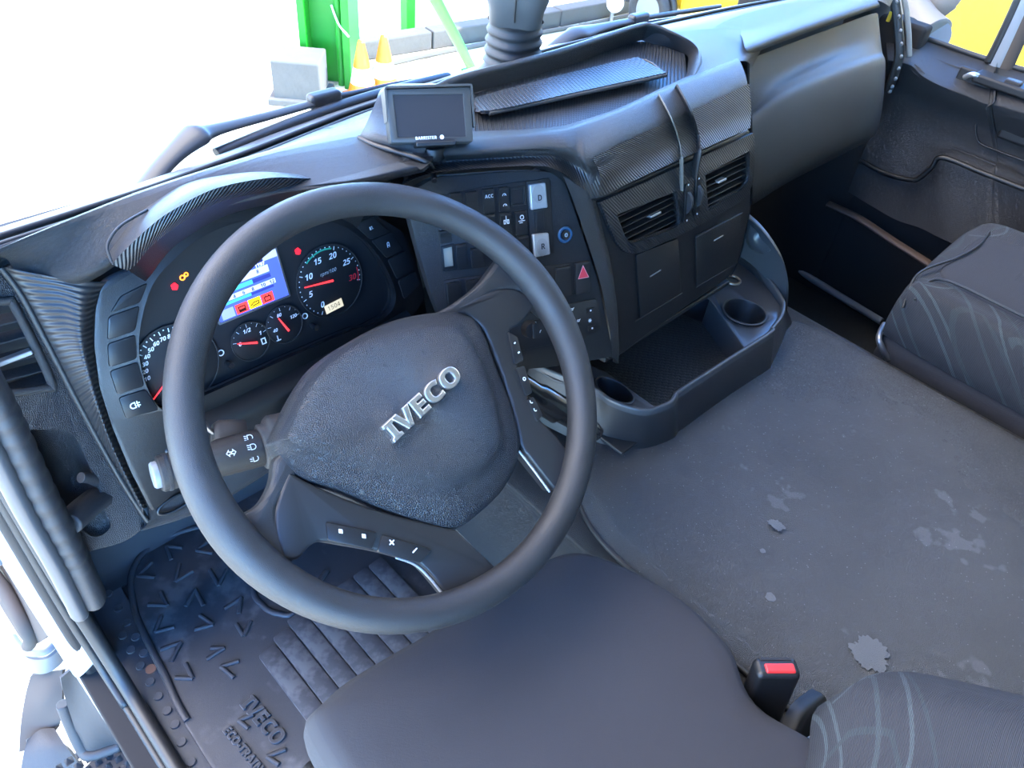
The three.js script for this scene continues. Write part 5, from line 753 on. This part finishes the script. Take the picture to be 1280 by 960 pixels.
{
  const o = lid.position, q = [[.328, .833, -.27], [.321, .836, -.24], [.465, .838, -.216], [.636, .838, -.193], [.657, .834, -.265], [.498, .833, -.28], [.348, .832, -.287]].map((p) => [p[0] - o.x, p[1] - o.y, p[2] - o.z]);
  obj('panel', patch([[q[0], q[1], q[2], q[3]], [q[0], q[0], q[2], q[3]].map((p, i) => p.map((c, k) => (c + [q[6], q[6], q[5], q[4]][i][k]) / 2)), [q[6], q[6], q[5], q[4]]].map((r, j) => j ? r : r), { su: 5, sv: 4, thick: 0.004 }), M.tread, lid);
  obj('front_lip', tube([q[1], q[2], q[3]], 0.0028, { seg: 5 }), mat([0.06, 0.056, 0.05], 0.5), lid);
  obj('rear_lip', tube([q[6], q[5], q[4], q[3]], 0.002, { seg: 5 }), mat([0.06, 0.056, 0.05], 0.5), lid);
}
obj('tray_end_fin', patch([[[.133, .842, -.263], [.138, .842, -.247], [.15, .842, -.221], [.173, .842, -.191]], [[.145, .85, -.267], [.145, .853, -.244], [.157, .853, -.222], [.187, .85, -.201]], [[.175, .858, -.29], [.183, .857, -.282], [.2, .853, -.27], [.238, .842, -.255]], [[.198, .863, -.31], [.212, .866, -.31], [.238, .862, -.31], [.29, .851, -.31]], [[.217, .858, -.33], [.232, .861, -.33], [.257, .857, -.33], [.337, .837, -.34]]], { su: 6, sv: 5 }), M.dash, dash);

// ---------------------------------------------------------------- wipers, stalk behind the tray
const wiper = (label, arm, rod, blade, hub) => {
  const t = thing('windscreen_wiper', label, 'wiper', hub);
  const L = (pts) => pts.map((p) => p.map((c, k) => c - hub[k]));
  obj('arm', tube(L(arm), (s) => 0.017 + 0.009 * Math.exp(-((s - 0.45) ** 2) / 0.02) - 0.009 * s, { flat: 0.5, radial: 12 }), mat([0.03, 0.031, 0.033], 0.5), t);
  obj('arm_rod', tube(L(rod), 0.005, { radial: 8 }), M.black, t);
  obj('blade', tube(L(blade), 0.009, { flat: 0.7, radial: 8 }), M.black, t);
  obj('blade_rubber', tube(L(blade.map((p) => [p[0], p[1] - 0.014, p[2] - 0.002])), 0.0035, { radial: 6 }), M.seal, t);
  const j = L(rod)[0]; obj('joint', box(0.05, 0.022, 0.02, j[0], j[1], j[2], 0.006), M.black, t);
};
wiper('left windscreen wiper, its cranked arm rising outside the glass', [[-.067, .755, -.43], [-.03, .782, -.435], [.013, .803, -.44], [.038, .803, -.445], [.119, .798, -.455], [.212, .794, -.465]], [[.219, .796, -.465], [.274, .791, -.468], [.355, .787, -.47], [.455, .776, -.475]], [[.035, .781, -.43], [.119, .787, -.437], [.226, .79, -.447], [.329, .789, -.455], [.442, .785, -.46]], [-0.06, 0.74, -0.43]);
wiper('right windscreen wiper, seen past the stalk behind the tray', [[.69, .775, -.47], [.738, .79, -.475], [.782, .789, -.48], [.873, .789, -.48], [.946, .786, -.48]], [[.941, .787, -.48], [1.051, .781, -.48], [1.228, .769, -.48]], [[.79, .781, -.475], [.918, .777, -.475], [1.077, .768, -.475], [1.29, .755, -.475]], [0.7, 0.76, -0.47]);
const stalk = thing('mirror_stalk', 'thick dark grey stalk with a ribbed rubber boot behind the dashboard tray', 'stalk', [.507, .8, -.388]);
{
  const sec = (y, w, d, p = 4) => { const q = []; for (let i = 0; i <= 32; i++) { const a = (i / 32) * 2 * Math.PI, c = Math.cos(a), s = Math.sin(a), k = 1 / Math.pow(Math.abs(c) ** p + Math.abs(s) ** p, 1 / p); q.push([w * c * k, y, d * s * k]); } return q; };
  const boot = []; for (let i = 0; i <= 24; i++) { const t = i / 24, k = 1 + 0.045 * Math.cos(t * Math.PI * 8); boot.push(sec(0.02 + t * 0.06, (0.041 - 0.003 * t) * k, (0.039 - 0.003 * t) * k, 2.6)); }
  obj('base', grid([sec(-0.02, 0.06, 0.05, 2.4), sec(0.0, 0.056, 0.046, 2.4), sec(0.012, 0.044, 0.04, 2.4), sec(0.024, 0.036, 0.034, 2.6)], true), M.rubber, stalk);
  obj('rubber_boot', grid(boot, true), M.rubber, stalk);
  M.stalk = mat([0.075, 0.072, 0.068], 0.55);
  const b = obj('body', grid([sec(0.076, 0.034, 0.032), sec(0.08, 0.041, 0.039), sec(0.1, 0.044, 0.041), sec(0.115, 0.051, 0.046), sec(0.2, 0.056, 0.05), sec(0.34, 0.056, 0.05), sec(0.36, 0.05, 0.044), sec(0.362, 0.001, 0.001)], true), M.stalk, stalk); b.rotation.y = 0.75;
  obj('body_seam', tube([[-0.034, 0.09, 0.031], [-0.04, 0.118, 0.036], [-0.043, 0.2, 0.04], [-0.043, 0.34, 0.04]], 0.0015, { radial: 6 }), M.seal, stalk);
}

// ---------------------------------------------------------------- yard furniture seen through the glass
M.green = mat([0.003, 0.2, 0.004], 0.45); M.greenDark = mat([0.003, 0.2, 0.005], 0.5);
{
  const o = [3.181, -1.35, -5.016], p = thing('green_post', 'tall bright green steel column on a concrete block beyond the windscreen', 'post', o); p.rotation.y = -0.85;
  obj('flange', box(0.06, 7, 0.34, -0.17, 3.5, 0, 0.008), M.green, p); obj('flange', box(0.06, 7, 0.34, 0.17, 3.5, 0, 0.008), M.green, p);
  obj('web', box(0.3, 7, 0.04, 0, 3.5, 0.02, 0.004), M.green, p); obj('conduit', mv(cyl(0.03, 7, 12), 0.1, 3.5, 0.09), M.greenDark, p);
  obj('loose_wire', tube([[0.06, 0.62, 0.12], [0.12, 0.5, 0.16], [0.2, 0.42, 0.18]], 0.008, { radial: 6 }), M.white, p);
  const cb = thing('concrete_block', 'square concrete footing at the left of the green column', 'block', [2.783, -1.35, -4.849]); cb.rotation.y = -0.75;
  M.concrete = mat([0.085, 0.078, 0.065], 0.9, { bumpMap: tMottle, bumpScale: 0.01 });
  obj('block', box(0.36, 0.33, 0.34, 0, 0.165, 0, 0.015), M.concrete, cb); obj('plinth', box(0.44, 0.05, 0.42, 0, 0.025, 0, 0.01), M.concrete, cb);
  const q = thing('green_post', 'thinner green upright post standing farther back than the column', 'post', [4.341, -1.35, -5.487]); obj('shaft', box(0.1, 7, 0.1, 0, 3.5, 0, 0.006), M.green, q); obj('foot_plate', box(0.22, 0.02, 0.22, 0, 0.01, 0, 0.004), M.greenDark, q);
  const e = [4.311, -1.35, -4.528], f = [3.115, -.35, -3.647], br = thing('green_brace', 'slanting thin green brace pole right of the posts', 'brace', e), k = 3; obj('brace_tube', tube([[0, 0, 0], [(f[0] - e[0]) * k, (f[1] - e[1]) * k, (f[2] - e[2]) * k]], 0.04, { seg: 1, radial: 12 }), M.green, br); obj('foot_plate', box(0.16, 0.02, 0.16, 0, 0.01, 0, 0.004), M.greenDark, br);
  const cone = (at, label) => { const c = thing('traffic_cone', label, 'traffic cone', at, 'traffic cones beside the column'); const L = (a) => new THREE.LatheGeometry(a.map((v) => new THREE.Vector2(...v)), 28); const or = mat([0.75, 0.16, 0.005], 0.5); obj('cone_base', box(0.24, 0.03, 0.24, 0, 0.015, 0, 0.01), or, c); obj('cone_body', L([[0.12, 0.03], [0.1, 0.1], [0.095, 0.12]]), or, c); obj('white_band', L([[0.095, 0.12], [0.068, 0.24]]), M.white, c); obj('cone_tip', L([[0.068, 0.24], [0.028, 0.42], [0.02, 0.44], [0.001, 0.44]]), or, c); };
  cone([3.186, -1.35, -4.602], 'orange and white traffic cone close against the green column'); cone([3.409, -1.35, -4.613], 'orange and white traffic cone standing clear of the green column');
  const kb = [[3.569, -1.35, -5.293], [5.109, -1.35, -5.091], [6.659, -1.35, -4.977], [8.727, -1.35, -4.935]];
  const kerb = thing('kerb', 'low grey concrete kerb crossing the yard behind the cones', 'kerb', kb[0]);
  for (let i = 0; i < 3; i++) { const a = kb[i], b = kb[i + 1], L = Math.hypot(b[0] - a[0], b[2] - a[2]), n = Math.max(1, Math.round(L / 0.9)); for (let j = 0; j < n; j++) { const t = (j + 0.5) / n, s = obj('kerb_stone', box(L / n - 0.012, 0.16, 0.16, 0, 0.08, 0, 0.015), M.concrete, kerb); s.position.set(a[0] + (b[0] - a[0]) * t - kb[0][0], 0, a[2] + (b[2] - a[2]) * t - kb[0][2]); s.rotation.y = -Math.atan2(b[2] - a[2], b[0] - a[0]); } }
  const cab = [[3.431, -1.33, -4.926], [3.691, -1.33, -4.996], [4.133, -1.33, -4.995], [4.77, -1.33, -4.951], [5.685, -1.33, -4.887], [6.094, -1.33, -4.823], [6.982, -1.33, -4.797]];
  const hose = thing('hose', 'pale grey hose lying on the ground in front of the kerb', 'hose', cab[0]); obj('hose_run', tube(cab.map((p) => p.map((c, i) => c - cab[0][i])), 0.022, { radial: 8 }), M.concrete, hose);
  const lm = thing('round_work_lamp', 'small round white lamp on a bracket near the yellow truck', 'lamp', [6.463, -1.35, -4.775]); obj('lamp_post', mv(cyl(0.02, 0.3, 10), 0, 0.15, 0), M.steel, lm); obj('lamp_head', new THREE.SphereGeometry(0.09, 20, 14).translate(0, 0.2, 0.02), M.white, lm);
  // yellow truck farther off
  M.yellow = mat([0.6, 0.38, 0.0], 0.35);
  const yt = thing('yellow_truck', 'bright yellow low truck parked beyond the passenger window, dark wheel at its front', 'truck', [6.5, -1.35, -2]);
  obj('body', [box(2.2, 2.6, 7.4, 1.1, 1.6, 1.68, 0.06), box(2.0, 0.5, 0.5, 1.1, 0.55, -2.1, 0.06)], M.yellow, yt); obj('chassis', box(1.8, 0.16, 7.2, 1.1, 0.24, 1.6, 0.03), M.black, yt);
  for (const z of [-2.32, 0.6, 2.4, 3.4]) { const w = new THREE.Group(); w.name = 'wheel'; w.position.set(-0.02, 0.26, z); yt.add(w); obj('tyre', new THREE.TorusGeometry(0.19, 0.07, 14, 36).rotateY(Math.PI / 2), M.seal, w); obj('wheel_disc', cyl(0.15, 0.1, 28).rotateZ(Math.PI / 2), M.steel, w); obj('wheel_arch', new THREE.TorusGeometry(0.29, 0.03, 10, 24, Math.PI).rotateY(Math.PI / 2), M.black, w); }
  // cream box trailer alongside, behind the passenger door
  const tr = thing('box_trailer', 'cream box trailer parked alongside, behind the passenger door', 'trailer', [3.8, -1.35, 5.08]);
  obj('trailer_box', box(2.5, 3.15, 10, 0, 2.62, 0, 0.04), mat([0.6, 0.5, 0.32], 0.4), tr); obj('chassis', box(1.2, 0.3, 9.8, 0, 0.9, 0, 0.02), M.black, tr);
  for (const z of [-1, 2.2, 3.4]) for (const x of [-1, 1]) obj('wheel', cyl(0.5, 0.3, 28).rotateZ(Math.PI / 2).translate(x, 0.5, z), M.seal, tr);
}

// ---------------------------------------------------------------- driver's grab handle, outside steps at the open door
const grab = thing('grab_handle', 'dark grey grab handle with finger grooves on the door pillar', 'handle', [-.315, .564, -.21]);
{
  const o = grab.position, L = (p) => [p[0] - o.x, p[1] - o.y, p[2] - o.z];
  const path = [[-.314, .819, -.22], [-.313, .762, -.215], [-.313, .697, -.21], [-.315, .606, -.205], [-.314, .513, -.203], [-.315, .442, -.202], [-.316, .411, -.202]].map(L);
  obj('grip', tube(path, (t) => 0.0265 * (t > 0.95 ? 1 - (t - 0.95) * 4 : 1) + (t > 0.25 && t < 0.72 ? 0.0012 * Math.sin(t * 150) : 0), { flat: 0.62, radial: 20, seg: 16 }), M.handle = mat([0.03, 0.03, 0.032], 0.4, { bumpMap: tFine, bumpScale: 0.0003 }), grab);
  obj('grip_spine', tube(path.map((p) => [p[0] - 0.018, p[1], p[2] + 0.012]), 0.014, { flat: 0.7, radial: 12 }), mat([0.06, 0.06, 0.062], 0.35), grab);
  obj('bracket', tube([[-.305, .545, -.2], [-.2793, .5324, -.2211], [-.2595, .52, -.2381]].map(L), 0.0165, { flat: 0.8 }), M.handle, grab);
  obj('bracket_hook', tube([[-.253, .5315, -.2418], [-.2633, .5574, -.2345], [-.2711, .5668, -.2322]].map(L), 0.006), M.handle, grab);
}
{
  M.step = mat([0.03, 0.03, 0.032], 0.5, { bumpMap: tGrain, bumpScale: 0.0004 });
  const sw_ = thing('step_well', 'black moulded step well below the open door', 'step well', [-.36, -.3, -.501]);
  const o = sw_.position, L = (p) => [p[0] - o.x, p[1] - o.y, p[2] - o.z];
  obj('well_wall', patch([[[-.395, -.12, -.485], [-.357, -.1, -.469], [-.341, -.09, -.383], [-.337, -.08, -.262], [-.335, -.08, -.176]], [[-.405, -.2, -.505], [-.372, -.18, -.487], [-.352, -.17, -.406], [-.34, -.16, -.29], [-.337, -.16, -.206]], [[-.42, -.34, -.525], [-.4, -.34, -.497], [-.366, -.34, -.457], [-.344, -.34, -.385], [-.344, -.34, -.287]], [[-.43, -.42, -.526], [-.422, -.42, -.498], [-.371, -.42, -.473], [-.341, -.42, -.414], [-.341, -.42, -.312]]].map((r) => r.map(L)), { su: 5, sv: 5, thick: 0.004 }), M.step, sw_);
  obj('well_edge', tube([[-.418, -.3, -.553], [-.425, -.36, -.541], [-.43, -.42, -.516], [-.423, -.43, -.495], [-.373, -.43, -.476]].map(L), 0.012), M.step, sw_);
  const st = thing('step_tread', 'black step tread with rows of pyramid studs at the bottom', 'step', [-.377, -.46, -.446]);
  const b = st.position, Q = [[-.467, -.46, -.492], [-.413, -.46, -.506], [-.332, -.46, -.486], [-.269, -.46, -.313], [-.341, -.46, -.28], [-.47, -.46, -.379]].map((p) => [p[0] - b.x, -(p[2] - b.z)]);
  const pl = obj('tread_plate', plate(rpoly(Q, 0.01), -0.02, 0, { bevel: 0.004 }), M.step, st); pl.rotation.x = -Math.PI / 2;
  for (let i = -6; i < 7; i++) for (let j = -4; j < 6; j++) obj('stud', new THREE.ConeGeometry(0.011, 0.016, 4).rotateY(0.78).translate(i * 0.021 + (j % 2) * 0.01, 0.006, j * 0.021), M.step, st);
  // wing parts ahead of the steps
  M.wing = new THREE.MeshPhysicalMaterial({ color: rgb(0.075, 0.062, 0.052), roughness: 0.8, specularIntensity: 0.35 });
  const wg = thing('wing_panel', 'grey-brown plastic wing panel below the mirror, ahead of the steps', 'wing panel', [-.475, -.5, -.677]);
  const c = wg.position, W_ = (p) => [p[0] - c.x, p[1] - c.y, p[2] - c.z];
  obj('upper_shell', patch([[[-.448, -.42, -.734], [-.42, -.41, -.715], [-.394, -.4, -.69]], [[-.475, -.46, -.724], [-.445, -.44, -.681], [-.411, -.43, -.668]], [[-.507, -.5, -.695], [-.469, -.49, -.667], [-.44, -.48, -.64]], [[-.535, -.54, -.662], [-.491, -.53, -.64], [-.451, -.52, -.65]]].map((r) => r.map(W_)), { su: 5, sv: 5, thick: 0.01 }), M.wing, wg);
  obj('lower_shell', patch([[[-.51, -.5, -.652], [-.482, -.5, -.657], [-.459, -.5, -.64]], [[-.534, -.52, -.629], [-.485, -.5, -.607], [-.456, -.5, -.581]], [[-.564, -.56, -.6], [-.505, -.55, -.552], [-.451, -.54, -.538]]].map((r) => r.map(W_)), { su: 5, sv: 5, thick: 0.01 }), M.step, wg);
  const rg = thing('clamp_ring', 'curved pale grey clamp band at the top of the wing panel', 'clamp', [-.407, -.38, -.751]); const d = rg.position;
  obj('band', patch([[[-.441, -.36, -.791], [-.435, -.36, -.737], [-.41, -.36, -.71], [-.38, -.36, -.713], [-.358, -.36, -.734]], [[-.446, -.4, -.795], [-.445, -.4, -.735], [-.423, -.4, -.706], [-.391, -.4, -.706], [-.365, -.4, -.728]]].map((r) => r.map((p) => [p[0] - d.x, p[1] - d.y, p[2] - d.z])), { su: 6, sv: 3, thick: 0.008 }), mat([0.2, 0.18, 0.16], 0.7), rg);
  obj('band_bead', tube([[-.439, -.35, -.797], [-.432, -.35, -.746], [-.403, -.35, -.719], [-.378, -.35, -.726]].map((p) => [p[0] - d.x, p[1] - d.y, p[2] - d.z]), 0.008), mat([0.2, 0.19, 0.18], 0.5), rg);
  const cv = thing('arch_cover', 'dull brown-grey plastic cover outside the door opening with a rubber strap', 'cover', [-.387, -.25, -.813]); const e = cv.position, E = (p) => [p[0] - e.x, p[1] - e.y, p[2] - e.z];
  obj('cover_shell', patch([[[-.393, -.1, -.941], [-.379, -.1, -.826], [-.374, -.1, -.726], [-.375, -.1, -.624], [-.376, -.1, -.568]], [[-.429, -.2, -.935], [-.407, -.2, -.864], [-.402, -.2, -.773], [-.4, -.2, -.678], [-.395, -.2, -.636]], [[-.468, -.3, -.924], [-.434, -.3, -.883], [-.429, -.3, -.815], [-.425, -.3, -.738], [-.412, -.3, -.713]]].map((r) => r.map(E)), { su: 5, sv: 5, thick: 0.008 }), M.wing, cv);
  obj('strap', tube([[-.415, -.14, -.868], [-.405, -.16, -.768], [-.406, -.18, -.684], [-.409, -.22, -.671], [-.419, -.28, -.704]].map(E), 0.013), M.wing, cv);
  const ml = thing('side_marker', 'small orange side marker lamp outside the door seal', 'marker lamp', [-0.392, 0.4, -0.42]); obj('marker_lens', new THREE.SphereGeometry(0.012, 16, 12), mat([0.9, 0.3, 0.02], 0.3), ml); ml.position.set(...[-.358, .3, -.463]);
  obj('marker_bezel', ring(0, 0, 0.013, 0.002, 0), M.steel, ml);
}

// ---------------------------------------------------------------- passenger's side: door, window, handle, footwell
{
  const d = new THREE.Group(); d.name = 'door_1'; d.userData.kind = 'structure'; scene.add(d);
  const g0 = [[1.72, .718, -.307], [1.72, .702, -.241], [1.72, .702, -.193], [1.72, .701, -.143], [1.72, .7, -.09], [1.72, .701, -.029], [1.72, .705, .067], [1.72, 0.74, 0.9]];
  const g1 = [[1.66, .683, -.262], [1.66, .692, -.207], [1.66, .684, -.162], [1.66, .678, -.112], [1.66, .678, -.059], [1.66, .68, -.005], [1.66, .686, .088], [1.66, 0.73, 0.9]];
  const g2 = [[1.61, .671, -.229], [1.61, .677, -.177], [1.61, .665, -.142], [1.61, .658, -.094], [1.61, .658, -.031], [1.61, .657, .02], [1.61, .666, .108], [1.61, 0.7, 0.9]];
  const g3 = [[1.61, .658, -.223], [1.61, .662, -.168], [1.61, .65, -.131], [1.61, .645, -.084], [1.61, .643, -.022], [1.61, .642, .03], [1.61, .648, .117], [1.61, 0.66, 0.9]];
  const g4 = [[1.655, .592, -.223], [1.655, .583, -.164], [1.655, .579, -.121], [1.655, .578, -.065], [1.655, .581, -.003], [1.655, .582, .053], [1.655, .581, .138], [1.655, 0.55, 0.9]];
  const g5 = [[1.66, .516, -.204], [1.66, .52, -.152], [1.66, .523, -.101], [1.66, .526, -.042], [1.66, .526, .027], [1.66, .526, .084], [1.66, .526, .166], [1.66, 0.42, 0.9]];
  const g6 = [[1.62, .448, -.198], [1.62, .44, -.133], [1.62, .438, -.064], [1.62, .48, -.032], [1.62, .502, -.009], [1.62, .501, .093], [1.62, .504, .191], [1.62, 0.36, 0.9]];
  const g7 = [[1.6, .342, -.186], [1.6, .334, -.115], [1.6, .328, -.046], [1.6, .335, .015], [1.6, .333, .078], [1.6, .335, .177], [1.6, .334, .29], [1.6, 0.12, 0.9]];
  obj('door_panel', patch([g0, g1, g2, g3, g4, g5, g6, g7], { su: 5, sv: 5, thick: 0.01 }), M.grain, d);
  const seamP = (pts, r = 0.0022, m = M.seal) => obj('panel_seam', tube(pts, r, { radial: 6, seg: 5 }), m, d);
  seamP([[1.652, .628, -.01], [1.651, .598, .004], [1.653, .568, .018], [1.655, .552, .037], [1.655, .551, .082], [1.655, .552, .154]]);
  seamP([[1.655, .521, -.017], [1.652, .522, .07], [1.652, .522, .171]], 0.003, M.dash);
  obj('pocket_lip', tube([[1.615, .424, -.196], [1.61, .42, -.125], [1.605, .432, -.058], [1.605, .447, -.04], [1.605, .48, -.026], [1.605, .51, -.014], [1.605, .512, .084], [1.605, .514, .191]], 0.006, { seg: 6 }), M.black, d);
  obj('sill_highlight_rib', tube([[1.675, .685, -.185], [1.675, .681, -.124], [1.675, .682, -.058], [1.675, .684, -.027]], 0.004, { seg: 5 }), M.dash, d);
  obj('handle_recess', box(0.012, 0.035, 0.075, 0, 0, 0, 0.006), M.deep, d).position.set(...[1.645, .68, -.04]);
  obj('inner_door_handle', tube([[1.63, .68, -.056], [1.622, .693, -.041], [1.63, .69, -.021]], 0.006), M.alu, d);
  obj('switch_well', box(0.05, 0.02, 0.2, 0, 0, 0, 0.006), M.deep, d).position.set(...[1.645, .688, .06]);
  for (const z of [0, 0.05]) obj('window_switch', box(0.022, 0.014, 0.034, 0, 0, 0, 0.004), M.dash, d).position.set(1.64, [1.645, .688, .06][1] + 0.01, [1.645, .688, .06][2] - 0.02 + z);
  obj('pull_recess', box(0.02, 0.08, 0.1, 0, 0, 0, 0.008), M.deep, d).position.set(...[1.655, .619, .109]);
  const sp = obj('sill_strip', tube([[1.57, .304, -.213], [1.57, .305, -.127], [1.57, .29, -.025], [1.57, .275, .088], [1.57, .258, .208]], 0.014, { flat: 0.5 }), mat([0.09, 0.055, 0.04], 0.6), d); sp.userData.label = 'brown strip along the door sill';
  const w2 = new THREE.Group(); w2.name = 'window_2'; w2.userData.kind = 'structure'; scene.add(w2);
  obj('pane', patch([[g0[0], g0[2], g0[4], g0[6], g0[7]].map((p) => [1.725, p[1], p[2]]), [g0[0], g0[2], g0[4], g0[6], g0[7]].map((p) => [1.68, 1.75, p[2] + 0.1])], { su: 4, sv: 4 }), glass, w2);
  obj('window_rubber', tube(g0.slice(0, 7).map((p) => [1.722, p[1] + 0.004, p[2]]), 0.006), M.seal, w2);
  obj('window_rubber', tube([[1.72, .7, -.045], [1.72, .741, -.045], [1.72, .814, -.047], [1.72, .895, -.053]], 0.011, { seg: 5 }), M.seal, w2);
  const dp = obj('window_divider', tube([[1.72, .68, -.028], [1.72, .74, -.03], [1.72, .814, -.034], [1.72, .899, -.039]], 0.02, { flat: 0.5, seg: 5 }), mat([0.22, 0.24, 0.26], 0.4), w2);
  obj('window_rubber', tube([[1.72, .688, -.006], [1.72, .743, -.01], [1.72, .816, -.014], [1.72, .903, -.021]], 0.016, { seg: 5, flat: 0.6 }), M.wing, w2);
  const gh = thing('grab_handle', 'black curved grab strap with a line of studs beside the passenger window', 'handle', [1.58, .707, -.203]); const o = gh.position, L = (p) => [p[0] - o.x, p[1] - o.y, p[2] - o.z];
  const gp = [[1.58, .85, -.299], [1.58, .795, -.255], [1.58, .743, -.222], [1.58, .694, -.197], [1.58, .646, -.189], [1.58, .616, -.189]];
  obj('strap', tube(gp.map(L), 0.018, { flat: 0.5, radial: 14 }), M.seal, gh);
  obj('strap_edge', tube(gp.slice(0, 4).map((p) => [p[0] + 0.01, p[1], p[2] + 0.02]).map(L), 0.009, { flat: 0.6 }), mat([0.15, 0.15, 0.14], 0.5), gh);
  spline(gp, 4).slice(4).forEach((p, i) => { if (i % 2 === 0) obj('stud', new THREE.SphereGeometry(0.0048, 10, 8).translate(p[0] - o.x - 0.008, p[1] - o.y, p[2] - o.z + 0.008), mat([0.2, 0.2, 0.2], 0.4), gh); });
  const tagm = obj('yellow_tag', box(0.006, 0.022, 0.008, 0, 0, 0, 0.002), mat([0.9, 0.55, 0.03], 0.5), gh); tagm.position.set(...L([1.565, .765, -.246]));
  const mi = thing('door_mirror', 'pale beige mirror housing outside the passenger window', 'mirror', [1.95, .696, -.29]); const c = mi.position, Q = (p) => [p[0] - c.x, p[1] - c.y, p[2] - c.z];
  M.beige = mat([0.17, 0.16, 0.14], 0.55);
  obj('arm', tube([[1.98, .754, -.425], [1.96, .713, -.351], [1.94, .681, -.29], [1.92, .666, -.245]].map(Q), (t) => 0.03 + 0.016 * t, { radial: 20 }), M.beige, mi);
  const ring1 = obj('arm_end', mv(cyl(0.038, 0.01, 28), 0, 0, 0), M.steel, mi); ring1.position.set(...Q([1.915, .666, -.241])); ring1.rotation.set(0.9, 0, 0.9);
  obj('shell', patch([[[2, .74, -.47], [2, .783, -.376], [2, .816, -.243]], [[2, .673, -.416], [1.98, .697, -.326], [2, .751, -.241]], [[2.02, .617, -.365], [2, .627, -.313], [2, .711, -.253]]].map((r) => r.map(Q)), { su: 6, sv: 6, thick: 0.03 }), M.beige, mi);
  const cb = [[1.951, .03, -.479], [1.832, .03, -.424], [1.714, .03, -.324], [1.669, .03, -.231], [1.654, .03, -.133], [1.637, .03, .031]], ct = thing('floor_cable', 'grey cable curving over the dark passenger footwell floor', 'cable', cb[3]); obj('cable_run', tube(cb.map((p) => p.map((v, i) => v - cb[3][i])), 0.01, { seg: 8 }), mat([0.22, 0.22, 0.22], 0.5), ct);
  struct('floor_footwell', patch([[[1.02, 0.0, -0.3], [1.6, 0.0, -0.3]], [[1.02, 0.02, -0.42], [1.6, 0.02, -0.42]], [[1.02, 0.3, -0.55], [1.6, 0.3, -0.55]], [[1.02, 0.62, -0.56], [1.6, 0.62, -0.56]]], { thick: 0.005 }), M.carpet);
}

scene.traverse((o) => { if (o.isLight) o.castShadow = true; });
renderer.render(scene, camera);
